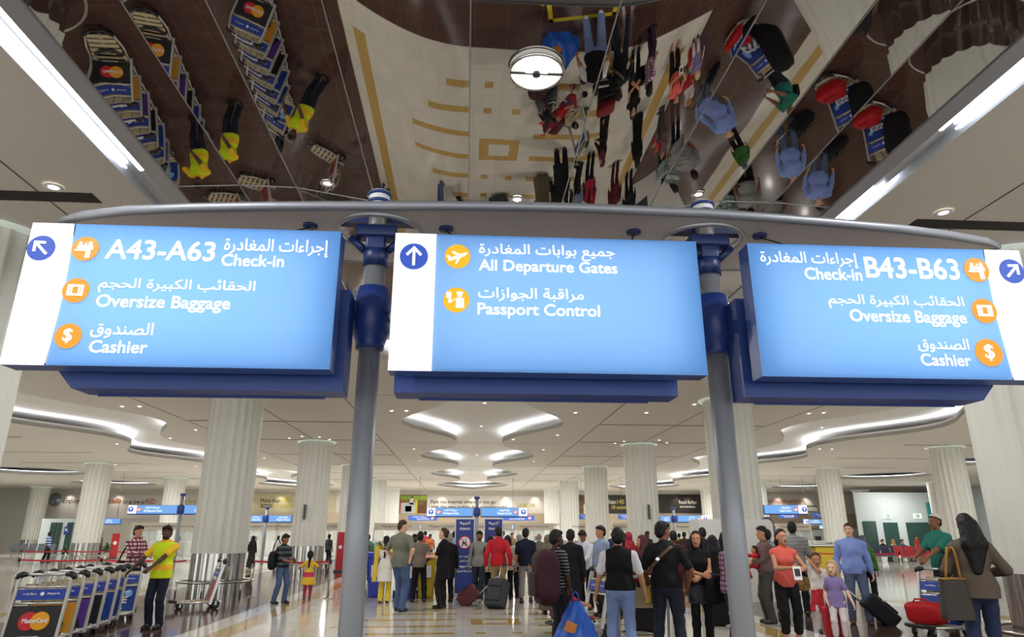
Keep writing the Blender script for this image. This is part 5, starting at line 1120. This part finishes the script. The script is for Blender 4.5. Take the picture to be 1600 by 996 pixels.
barrier([(26, 897), (96, 897), (160, 898), (240, 899)], ['steel barrier post in the far tape row by the near left column', 'steel barrier post in the far tape row by the blue striped shirt man', 'steel barrier post in the far tape row left of the plaid shirt man', 'steel barrier post in the far tape row behind the yellow polo man'])
barrier([(1268, 903), (1340, 905), (1412, 905), (1476, 905)], ['steel barrier post behind the grey striped polo man', 'steel barrier post behind the blue shirt man', 'steel barrier post in front of the seats', 'steel barrier post behind the white knitted cap man'])
# ---- seats
def seats(px, py, n, c, label, rz=0.):
    p = at_z(px, py, 0); o = thing('seat_row', (p.x, p.y, 0), rz, label, 'seats', 'rows of waiting seats'); m = mat('seat_'+c, c, .5)
    for i in range(n):
        x = (i-(n-1)/2)*.62
        MB().box((x, 0, .44), (.54, .5, .06), bev=.025).build('seat', m, o); MB().box((x, .27, .72), (.54, .06, .5), rx=rad(-12), bev=.025).build('backrest', m, o)
    f = MB(); f.box((0, .05, .37), (n*.62, .08, .06))
    for s in (-1, 1): f.box((s*(n*.31-.35), .05, .2), (.06, .06, .34)); f.box((s*(n*.31-.35), .05, .02), (.07, .6, .04))
    f.build('beam', M_STEEL, o)
seats(1398, 880, 4, '23243f', 'row of dark blue waiting seats right of the green top person'); seats(1438, 883, 4, 'a52530', 'row of red waiting seats behind the white knitted cap man'); seats(44, 873, 5, '6d7478', 'row of grey waiting seats by the near left column')
# ---- kiosk, desk, posters, plants
p = at_z(1182, 945, 0); o = thing('kiosk', (p.x, p.y+1, 0), 0, 'white kiosk with rounded top behind the man with the baby', 'kiosk'); zt = at_y(1182, 812, p.y+.6).z
kx = at_y(1206, 830, p.y+.6).x-p.x; k_ = MB(); k_.extrude_xz([(-1.1, 0), (kx, 0), (kx, zt-.15)]+[(kx-.15+.15*math.cos(a*PI/16), zt-.15+.15*math.sin(a*PI/16)) for a in range(1, 8)]+[(kx-.15, zt), (-1.1, zt)], -.5, .3); k_.build('body', M_BOOTH, o); MB().box((-.4, -.51, 1.2), (.8, .02, .6)).build('screen', M_DGREY, o)
p = at_z(1212, 940, 0); o = thing('grey_screen', (p.x, p.y, 0), 0, 'grey oval-topped screen beside the white kiosk', 'screen'); zt = at_y(1212, 808, p.y).z
MB().extrude_xz([(-.18, .05), (.18, .05), (.18, zt-.2)]+[(.18*math.cos(a*PI/16), zt-.2+.2*math.sin(a*PI/16)) for a in range(1, 16)]+[(-.18, zt-.2)], -.03, .03).build('panel', mat('grey_felt', '5a5c66', .8), o); MB().box((0, 0, .03), (.5, .4, .06), bev=.01).build('foot', M_DGREY, o)
p = at_z(1288, 892, 0); o = thing('service_desk', (p.x, p.y, 0), 0, 'service desk with yellow front behind the blue shirt man', 'desk'); zt = at_y(1288, 854, p.y).z
MB().box((0, 0, zt/2), (at_y(1302, 870, p.y).x-at_y(1272, 870, p.y).x, .7, zt), bev=.03).build('front', mat('desk_yellow', 'c9ad1c', .5), o); MB().box((.3, 0, zt+.04), (3.6, .9, .08), bev=.02).build('worktop', M_STEEL, o); MB().box((1.7, 0, zt/2), (1.0, .7, zt)).build('side', M_ALU, o)
for (l, t, r, b, lb) in ((526, 832, 537, 894, 'tall red poster stand left of the left pole'), (172, 834, 184, 874, 'red poster stand between the plaid shirt man and the left column')):
    q = at_z((l+r)/2, b, 0); Y = q.y; x0, x1, z1 = at_y(l, 860, Y).x, at_y(r, 860, Y).x, at_y((l+r)/2, t, Y).z
    o = thing('poster_stand', ((x0+x1)/2, Y, 0), 0, lb, 'poster stand', 'red poster stands'); MB().box((0, 0, z1/2+.04), (x1-x0, .05, z1-.08)).build('poster', mat('poster_red', 'b3242b', .5), o); MB().box((0, 0, .04), (x1-x0+.1, .4, .08), bev=.01).build('foot', M_DGREY, o)
    disc(MB(), 0, z1*.62, (x1-x0)*.25, -.03, 20).build('emblem', M_WHITE, o)
def plant(px, py, top, label):
    p = at_z(px, py, 0); h = at_y(px, top, p.y).z; o = thing('potted_plant', (p.x, p.y, 0), 0, label, 'plant', 'potted plants'); MB().lathe((0, 0, 0), [(.16, 0), (.22, .4), (.2, .4), (.18, .36)], 20).build('pot', mat('pot_grey', '77736b', .6), o)
    MB().tube([(0, 0, .3), (.02, 0, h*.8)], .02, 8).build('stem', mat('stem_brown', '4a3a26', .8), o); f = MB(); rs = random.Random(px)
    for i in range(70):
        a = rs.uniform(0, 2*PI); e = rs.uniform(-.2, 1.2); L_ = rs.uniform(.18, .34); b0 = Vector((0, 0, h*rs.uniform(.55, .82))); d = Vector((math.cos(a)*math.cos(e), math.sin(a)*math.cos(e), math.sin(e))); s_ = d.cross(Vector((0, 0, 1))).normalized()*.045
        c1 = b0+d*L_*.5; f.add([b0, c1+s_, b0+d*L_-Vector((0, 0, .05)), c1-s_], [(0, 1, 2, 3)])
    f.build('foliage', mat('leaf_green', '46602f', .6), o)
plant(592, 905, 838, 'leafy potted plant by the column beside the yellow scarf woman'); plant(161, 892, 846, 'potted plant behind the nested trolleys'); plant(96, 890, 850, 'potted plant beside the blue striped shirt man'); plant(1353, 893, 828, 'tall potted plant behind the blue shirt man')

# ================================================================ TROLLEYS AND LUGGAGE
M_TRIM = mat('trolley_alloy', 'c9c8c4', .35, .6); M_BEIGE = mat('trolley_beige', 'c3b58f', .6); M_TBLUE = mat('trolley_blue_print', '243fa0', .45)
def trolley(loc, rz, label, advert=None, group='luggage trolleys'):
    """stands with its nose toward -y; the upright frame with handle and advert leans back toward +y"""
    o = thing('luggage_trolley', (loc[0], loc[1], 0), rz, label, 'trolley', group)
    up = lambda x, z, d=0.: Vector((x, .12+.24*z+d, z))               # a point of the leaning upright
    for s in (-1, 1):
        r = MB(); a, b = up(s*.36, .1), up(s*.36, 1.0); c = (a+b)/2; L_ = (b-a).length; r.box(c, (.035, .06, L_), rx=-math.atan(.24)); q = r.build('side_rail', M_TRIM, o)
    h = MB().use(M_TRIM); h.tube([up(-.34, 1.04), up(.34, 1.04)], .02, 10); h.use(M_BLACK)
    for s in (-1, 1): h.tube([up(s*.26, 1.04), up(s*.33, 1.045), up(s*.38, 1.02), up(s*.4, .97)], [.026, .045, .055, .035], 12)
    h.build('handle', None, o)
    for z in (.1, .63, .86): MB().tube([up(-.35, z), up(.35, z)], .016, 8).build('crossbar', M_TRIM, o)
    def sheet(x0, x1, z0, z1, d, t=.012): return lambda mb: mb.add([up(x0, z0, d), up(x1, z0, d), up(x1, z1, d), up(x0, z1, d), up(x0, z0, d+t), up(x1, z0, d+t), up(x1, z1, d+t), up(x0, z1, d+t)], [(0, 1, 2, 3), (7, 6, 5, 4), (0, 4, 5, 1), (1, 5, 6, 2), (2, 6, 7, 3), (3, 7, 4, 0)])
    mb = MB(); sheet(-.33, .33, .68, .83, -.02)(mb); ts = mb.build('top_sign', M_TBLUE, o)
    mb = MB(); disc(mb, .02, 0, .028, -.004, 14); e = mb.build('emblem', M_WHITE, ts); e.rotation_euler = (-math.atan(.24), 0, 0); e.location = up(.0, .765, -.03)
    for body, x0, x1 in (('مطارات', -.25, -.06), ('Airports', .08, .26)):
        t = fit_text('lettering', body, M_WHITE, ts, x0, x1, -.02, .02, -.004); t.rotation_euler = (-math.atan(.24), 0, 0); t.location = up(0, .765, -.026)
    bs = MB().use(M_BEIGE); sheet(-.3, .34, .62, .9, .14)(bs)
    for k in range(5): bs.use(M_DGREY); sheet(-.3+.15*k-.004, -.3+.15*k+.004, .62, .9, .132, .006)(bs)
    bs.use(M_BEIGE); bs.add([up(-.3, .62, .0), up(.34, .62, .0), up(.34, .62, .14), up(-.3, .62, .14)], [(0, 1, 2, 3)]); bs.build('basket', None, o)
    if advert:
        mb = MB(); sheet(-.335, .335, .12, .6, -.012)(mb); ad = mb.build('advert_panel', advert['m'], o)
        pv = lambda ob: (setattr(ob, 'rotation_euler', (-math.atan(.24), 0, 0)), setattr(ob, 'location', up(0, .36, -.02)))
        for (shape, m) in advert.get('shapes', ()):
            mb = MB()
            if shape[0] == 'd': disc(mb, shape[1], shape[2], shape[3], -.002-shape[4] if len(shape) > 4 else -.002, 28)
            else: mb.extrude_xz(shape, -.005, -.001)
            pv(mb.build('print', m, ad))
        for (body, x0, x1, z0, z1) in advert.get('text', ()):
            pv(fit_text('lettering', body, M_WHITE, ad, x0, x1, z0, z1, -.014, .03))
    pf = MB().use(M_TRIM)
    nose = [(-.33, .2, .15), (-.32, -.2, .14), (-.24, -.52, .15), (-.1, -.66, .16), (.1, -.66, .16), (.24, -.52, .15), (.32, -.2, .14), (.33, .2, .15)]
    pf.tube(nose, .022, 10); pf.use(M_BLACK); pf.tube([(-.24, -.54, .17), (-.1, -.68, .18), (.1, -.68, .18), (.24, -.54, .17)], .03, 10); pf.use(M_BEIGE)
    for k in range(6): pf.box((0, .1-.12*k, .15), (.6-.03*k, .08, .014))
    pf.use(M_TRIM); pf.box((0, -.05, .13), (.06, 1.0, .03)); pf.build('platform', None, o)
    for x, y, r in ((-.3, .28, .09), (.3, .28, .09), (-.16, -.45, .065), (.16, -.45, .065)):
        w = MB().use(M_BLACK); w.lathe((x-.02, y, r), [(r*.6, 0), (r, .004), (r, .036), (r*.6, .04)], 22, ax='X'); w.use(M_TRIM); w.lathe((x-.012, y, r), [(0, 0), (r*.55, 0), (r*.55, .024), (0, .024)], 16, ax='X', cap=False)
        w.box((x+.028, y, r+.03), (.008, .03, .09)); w.build('wheel', None, o)
    return o
MC = dict(m=mat('advert_charcoal', '1d1c1c', .4), shapes=[(('d', -.075, .03, .13, .0), mat('print_red', 'c8202c', .5)), (('d', .085, .03, .13, .002), mat('print_amber', 'e9a21e', .5))], text=[('MasterCard', -.15, .19, 0, .07), ('mastercard.com/me', -.15, .13, -.205, -.17)])
OG = dict(m=mat('advert_orange', 'c98a24', .5), shapes=[([(-.25, -.23), (.2, -.23), (.22, -.05), (.1, .05), (.05, .18), (-.02, .06), (-.2, -.02)], M_BLACK), (('d', -.02, -.04, .05, .003), M_WHITE)])
PU = dict(m=mat('advert_purple', '4a2c84', .5), shapes=[([(-.3, -.23), (.3, -.23), (.2, 0), (-.05, -.02), (-.2, .1)], M_BLACK), ([(-.1, -.12), (.1, .2), (.16, .2), (-.02, -.12)], mat('print_orange', 'd47a2a', .5))])
BKA = dict(m=mat('advert_black', '141319', .4))
BLG = mat('print_glow_blue', '7fb2ea', .4)
BL = dict(m=mat('advert_blue', '1b3f94', .4, noise=.5, nscale=3.), shapes=[(('d', .16, .1, .06, .0), BLG), (('d', -.2, .02, .05, .0), BLG)])
ES = dict(m=mat('advert_blue', '1b3f94'), shapes=[(('d', .2, .13, .07, .0), BLG), (('d', -.22, .08, .05, .0), BLG), ([(.07, -.18), (.13, -.18), (.13, -.14), (.09, -.14)], M_WHITE)], text=[('ESSE', -.2, .2, -.06, .07), ('Etisalat', .08, .22, .15, .18)])
row = [((62, 11.3), MC, 'nearest nested trolley, charcoal advert with overlapping red and amber circles'), ((84, 11.8), OG, 'second nested trolley from the front, orange advert with black figure'), ((105, 12.35), PU, 'third nested trolley from the front, purple advert'), ((124, 12.9), BKA, 'fourth nested trolley from the front, black advert'), ((142, 13.5), BL, 'fifth nested trolley from the front, blue advert'), ((154, 14.1), BL, 'sixth nested trolley from the front, blue advert, next to the last one'), ((178, 15.0), ES, 'last nested trolley under the hands of the yellow polo man, blue lettered advert')]
for (px, Y), ad, lb in row:
    p = at_y(px-14*(1-(px-62)/144), 950, Y); trolley((p.x, Y), rad(9), lb, ad, 'trolleys nested in a row on the left')
p = at_z(322, 948, 0); lone = trolley((p.x, p.y-.4), rad(-62), 'lone trolley with red advert parked by the large left column', dict(m=mat('advert_red', '8e2a2c', .5)))
p = at_y(1462, 960, 12.1); rt = trolley((p.x, 12.1), rad(-62), 'trolley with red bag and long black case before the white knitted cap man', ES)
p = at_y(912, 930, 12.6); trolley((p.x+.02, 12.7), rad(-74), 'trolley pushed by the bending man, carrying a maroon suitcase', None)
p = at_y(1008, 960, 10.6); trolley((p.x, 10.8), rad(172), 'trolley with stacked dark suitcases between the black vest and black shirt men', None)
def soft(name, size, m, label, cat, loc, rz=0., rx=0., group=None, sag=.08, build=None):
    """a soft bag body: a rounded box with bulging faces"""
    o = thing(name, loc, rz, label, cat, group); o.rotation_euler = (rx, 0, rz); w, d, h = size
    def fn(u, v):
        a = 2*PI*u; e = .5; c, s = math.cos(a), math.sin(a); t = v*2-1; k = (1-abs(t)**4)**.4 if abs(t) < 1 else 0
        sx = math.copysign(abs(c)**e, c); sy = math.copysign(abs(s)**e, s); wob = 1+sag*math.sin(3*a+4*v)*.4+sag*math.sin(7*v+2*a)*.3
        return (w/2*sx*k*wob, d/2*sy*k*wob, h*(.5+.5*t))
    mb = MB(); mb.grid(fn, 36, 22, cu=True); mb.build('body', m, o)
    return o
M_MAROON, M_BAGBLK, M_BAGGREY, M_BAGRED = C('maroon_bag', '3d1f28', .7), C('black_bag', '161619', .7), C('grey_bag', '35363a', .7), C('red_bag', 'a8161c', .6)
def suitcase(loc, rz, size, m, label, tilt=0., pull=0., group='suitcases'):
    w, d, h = size; o = thing('suitcase', loc, rz, label, 'suitcase', group); o.rotation_euler = (tilt, 0, rz)
    MB().box((0, 0, h/2+.05), (w, d, h), bev=.05).build('body', m, o)
    b = MB(); b.box((0, -d/2-.015, h*.38+.05), (w*.78, .05, h*.45), bev=.02); b.box((0, -d/2-.01, h*.78+.05), (w*.7, .04, h*.2), bev=.02); b.build('pocket', m, o)
    for s in (-1, 1): MB().lathe((s*(w/2-.05)-.015, d/2-.03, .045), [(.02, 0), (.045, .003), (.045, .027), (.02, .03)], 16, ax='X').build('wheel', M_BLACK, o)
    if pull:
        q = MB().use(M_TRIM)
        for s in (-1, 1): q.tube([(s*.09, d/2-.04, h*.9), (s*.09, d/2-.04, h+.05+pull)], .015, 8)
        q.use(M_BLACK); q.tube([(-.12, d/2-.04, h+.05+pull), (.12, d/2-.04, h+.05+pull)], .02, 8); q.build('pull_handle', None, o)
    MB().tube([(-.1, 0, h+.04), (-.09, 0, h+.09), (.09, 0, h+.09), (.1, 0, h+.04)], .014, 8).build('grip', M_BLACK, o)
    return o
def flr(x, y): p = at_z(x, y, 0); return p
# pulled bags in the middle
p = flr(719, 947); suitcase((p.x-.02, p.y+.1, .0), rad(-98), (.42, .34, .5), C('wine_bag', '5a2a2f', .6, noise=.3, nscale=9), 'maroon duffel on wheels with two long silver rods, tilted, by the grey sweater man', rad(-48), .62)
p = flr(779, 953); suitcase((p.x-.1, p.y+.05, .0), rad(-28), (.46, .3, .62), M_BAGGREY, 'dark grey wheeled suitcase pulled by the red hoodie man', rad(-26), .42)
p = flr(1402, 978); suitcase((p.x, p.y, .0), rad(72), (.44, .3, .62), M_BAGBLK, 'black wheeled suitcase tilted behind the blue shirt man', rad(-46), .5)
p = flr(1312, 1003); suitcase((p.x+.02, p.y+.1, .0), rad(-10), (.34, .24, .46), C('child_case_red', 'a01c26', .6, noise=.4, nscale=9), 'small red wheeled case with coloured print in front of the two girls', 0, .22)
# load on the trolleys
ca = lambda o, x, y, z: (o.location.x+x*math.cos(o.rotation_euler.z)-y*math.sin(o.rotation_euler.z), o.location.y+x*math.sin(o.rotation_euler.z)+y*math.cos(o.rotation_euler.z), z)
rb = soft('duffel_bag', (.58, .42, .38), M_BAGRED, 'bright red soft bag lying on the trolley by the white knitted cap man', 'bag', ca(rt, 0, -.3, .165), rad(-62), sag=.12); MB().tube([(-.15, -.1, .33), (-.1, -.1, .41), (.1, -.1, .41), (.15, -.1, .33)], .015, 8).build('handle', M_BAGRED, rb)
soft('instrument_case', (.5, .24, 1.15), M_BAGBLK, 'long black padded case leaning over the trolley handle beside the ponytail woman', 'case', ca(rt, .36, .12, .2), rad(-62), rx=rad(-6), sag=.14)
bp_ = at_y(905, 935, 12.3); suitcase((bp_.x-.22, 12.58, .17), rad(-74), (.5, .34, .3), C('wine_case', '541d24', .6), 'maroon suitcase lying on the trolley of the bending man', 0, 0)
q_ = at_y(1008, 950, 11.2); suitcase((q_.x, 11.2, .17), rad(172), (.55, .3, .62), C('black_red_case', '1b1416', .6), 'upright black suitcase on the trolley behind the black vest man', 0, 0); soft('duffel_bag', (.56, .32, .24), C('dark_red_bag', '6b1418', .6), 'dark red bag on top of the upright black suitcase', 'bag', (q_.x, 11.2, .9), rad(172))
# bags carried or worn
def strap(mb, a, mid, b, r=.016, n=10):
    a, mid, b = Vector(a), Vector(mid), Vector(b); mb.tube([a*(1-t)**2+mid*2*t*(1-t)+b*t*t for t in [i/n for i in range(n+1)]], r, 8)
def backpack(pk, label, m, size=(.34, .2, .48), dz=0., dx=0.):
    f = PPL[pk]; r = f['root']; S = f['S']; c = f['chest']; loc = in_world(f, (dx, c[1]+.16*S+size[1]/2-.02, c[2]-.33*S+dz))
    o = soft('backpack', size, m, label, 'backpack', loc, r.rotation_euler.z, group='backpacks'); w, d, h = size
    MB().box((0, d/2+.0, h*.35), (w*.7, .06, h*.4), bev=.025).build('pocket', m, o)
    for s in (-1, 1):
        mb = MB(); ya = -(size[1]/2+.13*S); strap(mb, (s*.1, -d/2+.02, h*.92), (s*.15, ya+.02, h*.98+.12), (s*.14, ya-.13, h*.62)); strap(mb, (s*.14, ya-.13, h*.62), (s*.17, ya-.05, h*.25), (s*.13, -d/2+.03, h*.2)); mb.build('strap', m, o)
    MB().tube([(-.05, 0, h*.98), (-.03, 0, h+.04), (.03, 0, h+.04), (.05, 0, h*.98)], .01, 6).build('loop', m, o)
backpack('green_tee', 'grey green backpack on the back of the green tee man', C('pack_grey', '5b5d50')); backpack('white_pack', 'dark brown backpack on the back of the white shirt man', C('pack_brown', '2d2423'), (.34, .2, .46)); backpack('grey_sweater', 'black backpack worn by the grey sweater man, only its straps in view', M_BAGBLK); backpack('beanie', 'black backpack worn by the white knitted cap man', M_BAGBLK)
f = PPL['stripe_black']; loc = in_world(f, (-.2, .34, .66)); o = soft('backpack', (.46, .34, .78), M_MAROON, 'large maroon backpack slung behind the black and white striped tee man', 'backpack', loc, f['root'].rotation_euler.z-.3, group='backpacks', sag=.14)
MB().box((0, .17, .3), (.32, .08, .32), bev=.03).build('pocket', M_MAROON, o); mb = MB(); strap(mb, (.12, -.12, .7), (.2, -.34, 1.0), (.34, -.3, .66), .03); strap(mb, (.34, -.3, .66), (.3, -.2, .4), (.15, -.14, .3), .02); mb.build('strap', M_MAROON, o); MB().box((.1, .215, .52), (.05, .01, .05)).build('tag', mat('tag_orange', 'd08a32', .5), o)
f = PPL['stripe_black']; w = in_world(f, f['wR']); o = thing('plastic_bag', (w.x+.06, w.y-.08, w.z-.12), 0, 'bright blue plastic bag with an orange patch, carried by the striped tee man', 'bag')
def bagf(u, v):
    a = 2*PI*u; k = .07+.25*min(1, v*1.5)-.03*max(0, v-.7); fold = 1+.1*math.sin(6*a+9*v)+.06*math.sin(11*a-5*v)
    return (k*math.cos(a)*fold, .55*k*math.sin(a)*fold, -.72*v)
mb = MB(); mb.grid(bagf, 48, 20, cu=True); mb.build('body', mat('blue_plastic', '2a62c4', .3, spec=.5), o); MB().box((-.1, -.15, -.33), (.16, .02, .14), ry=.4, bev=.008).build('patch', mat('patch_orange', 'd9822e', .5), o); mb = MB(); mb.tube([(-.06, 0, 0), (-.03, 0, .1), (.0, 0, .13), (.03, 0, .1), (.06, 0, 0)], .012, 8); mb.build('handle', mat('blue_plastic', '2a62c4'), o)
f = PPL['checker']; w = in_world(f, (-.24, .12, .78)); o = soft('shoulder_bag', (.3, .16, .46), M_BAGBLK, 'black bag hanging behind the checked-shirt man', 'bag', w, f['root'].rotation_euler.z+.4); mb = MB(); strap(mb, (-.05, 0, .44), (.0, -.05, .9), (.1, -.12, .62), .014); mb.build('strap', M_BAGBLK, o)
f = PPL['checker']; w = in_world(f, (f['wL']+f['wR'])/2+np.array((0, -.09, .03))); o = thing('phone', w, f['root'].rotation_euler.z, 'small phone held by the checked-shirt man', 'phone'); b = MB(); b.box((0, 0, 0), (.07, .012, .13), rx=rad(-35), bev=.004); b.build('case', M_BLACK, o); MB().box((0, .008, .0), (.06, .004, .11), rx=rad(-35)).build('screen', mat('phone_screen', '9aa7b5', .2), o)
f = PPL['plaid']; w = in_world(f, (-.2, .1, .72)); o = soft('shoulder_bag', (.36, .16, .34), M_BAGBLK, 'black shoulder bag of the red and white plaid man', 'bag', w, f['root'].rotation_euler.z); mb = MB(); strap(mb, (-.1, 0, .32), (-.05, -.1, .75), (.18, -.05, .72), .018); mb.build('strap', M_BAGBLK, o)
f = PPL['abaya_left']; w = in_world(f, (.2, .16, .8)); o = soft('shoulder_bag', (.4, .2, .36), M_BAGBLK, 'dark bag on the back of the abaya woman by the large left column', 'bag', w, f['root'].rotation_euler.z); mb = MB(); strap(mb, (-.1, 0, .33), (0, -.05, .62), (.1, 0, .33), .014); mb.build('strap', M_BAGBLK, o)
f = PPL['ponytail']; w = in_world(f, (.3, .13, .66)); o = thing('handbag', w, f['root'].rotation_euler.z+.25, 'taupe handbag with ochre shoulder strap on the ponytail woman', 'bag'); TA = C('taupe_leather', '3f3a33', .6); OC = C('ochre_strap', '9c7230', .6)
mb = MB(); mb.grid(lambda u, v: ((.15+.05*(1-v))*math.copysign(abs(math.cos(2*PI*u))**.6, math.cos(2*PI*u))*(1 if v > .04 else .9), (.09-.03*v)*math.copysign(abs(math.sin(2*PI*u))**.6, math.sin(2*PI*u)), .46*v), 36, 12, cu=True); mb.extrude_xy([(-.16, -.06), (.16, -.06), (.16, .06), (-.16, .06)], .01, .03); mb.build('body', TA, o)
mb = MB(); mb.tube([(-.14, .05, .46), (0, .06, .465), (.14, .05, .46), (.14, -.05, .46), (0, -.06, .465), (-.14, -.05, .46)], .01, 8, closed=True); mb.build('rim', OC, o); mb = MB(); strap(mb, (-.09, .02, .44), (-.08, .06, 1.0), (-.07, -.1, .74), .014); strap(mb, (.09, .02, .44), (-.0, .08, 1.0), (-.05, -.1, .74), .014); mb.build('strap', OC, o)
f = PPL['black_shirt']; c = f['chest']; o = thing('crossbody_bag', in_world(f, (.27, -.1, .82)), f['root'].rotation_euler.z, 'brown strapped crossbody bag of the black shirt man', 'bag'); BR = C('brown_leather', '5f4634', .6)
MB().box((0, 0, .0), (.1, .26, .24), bev=.03).build('body', C('yellow_floral', 'a8983f', .7, noise=.7, nscale=20), o); mb = MB(); g_ = f['S']
pts = [(.0, .05, .12), (-.04, .255, .3), (-.14, .29, .42), (-.26, .29, .545), (-.36, .25, .63), (-.43, .12, .685), (-.44, .02, .66)]
for a, b in zip(pts[:-1], pts[1:]):
    a, b = Vector(a), Vector(b); t = (b-a).normalized(); n = Vector((0, 1, .3)); sd = t.cross(n).normalized()*.022; nn = sd.cross(t).normalized()*.006; mb.add([a-sd-nn, a+sd-nn, a+sd+nn, a-sd+nn, b-sd-nn, b+sd-nn, b+sd+nn, b-sd+nn], [(0, 1, 2, 3), (7, 6, 5, 4), (0, 4, 5, 1), (1, 5, 6, 2), (2, 6, 7, 3), (3, 7, 4, 0)])
mb.build('strap', BR, o); MB().box((-.2, .3, .49), (.05, .012, .05), ry=rad(45), bev=.004).build('buckle', M_STEEL, o)
f = PPL['smiler']; w = in_world(f, (.2, -.2, .62)); o = soft('jacket', (.3, .2, .46), C('black_jacket', '131317'), 'black jacket draped over the arm of the smiling woman', 'jacket', w, f['root'].rotation_euler.z, sag=.25)
f = PPL['coral']; w = in_world(f, (f['wL']+f['wR'])/2+np.array((.0, -.1, -.04))); o = thing('card', w, f['root'].rotation_euler.z, 'black and white printed card held by the coral top woman', 'card'); MB().box((0, 0, 0), (.12, .006, .2), rx=rad(-12)).build('sheet', M_WHITE, o); MB().box((0, -.006, .01), (.08, .004, .11), rx=rad(-12)).build('print', M_BLACK, o)
f = PPL['coral']; w = in_world(f, (.25, -.02, .78)); o = soft('shoulder_bag', (.2, .12, .22), C('print_bag', '8a6a3c', .7, noise=.8, nscale=16), 'patterned bag on the arm of the coral top woman', 'bag', w, f['root'].rotation_euler.z); mb = MB(); strap(mb, (-.08, 0, .24), (0, .02, .62), (.08, 0, .24), .012); mb.build('strap', C('print_bag', '8a6a3c'), o)
# stroller with a child
p = flr(910, 1004); o = thing('stroller', (p.x, p.y+.2, 0), rad(78), 'folding red stroller holding a small child behind the blue plastic bag', 'stroller'); RS = C('stroller_red', '8c1820', .7)
fr = MB()
for s in (-1, 1): fr.tube([(s*.22, .45, .95), (s*.22, .1, .5), (s*.21, -.4, .08)], .012, 8); fr.tube([(s*.22, .3, .06), (s*.22, .05, .45), (s*.21, -.05, .5)], .012, 8)
fr.tube([(-.21, -.35, .12), (.21, -.35, .12)], .01, 8); fr.build('frame', M_TRIM, o)
for s in (-1, 1):
    MB().tube([(s*.22, .45, .95), (s*.22, .54, .97)], .024, 10).build('grip', mat('grip_red', 'c23a2a', .5), o)
    for y in (.3, -.4): MB().lathe((s*.21-.015, y, .07), [(.04, 0), (.07, .004), (.07, .026), (.04, .03)], 18, ax='X').build('wheel', M_BLACK, o)
st = MB(); st.grid(lambda u, v: (.2*(2*u-1), .28*(1-v)**2*1.1-.26*v+.02, .85-.5*min(1, v*1.6)+.03*math.sin(PI*u)*-1), 10, 16); st.grid(lambda u, v: (.2*(2*u-1), .28*(1-v)**2*1.1-.26*v+.035, .83-.5*min(1, v*1.6)), 10, 16); st.build('seat', RS, o)
q = o.location; person('small child in red top and blue shorts lying back in the stroller', (q.x+.02, q.y), rad(78), .95, skin='tan', child=True, hair=('crop', 'dkbrown'), top=tp(C('child_red', 'a31e26'), .4), legs=tr(C('child_blue', '3a4668'), len=.45), shoes='8a1a20', loc_z=.0, seated=(.72, .1), lean=-.5, L=(.2, -.2, 1.0), R=(-.2, -.2, 1.0))
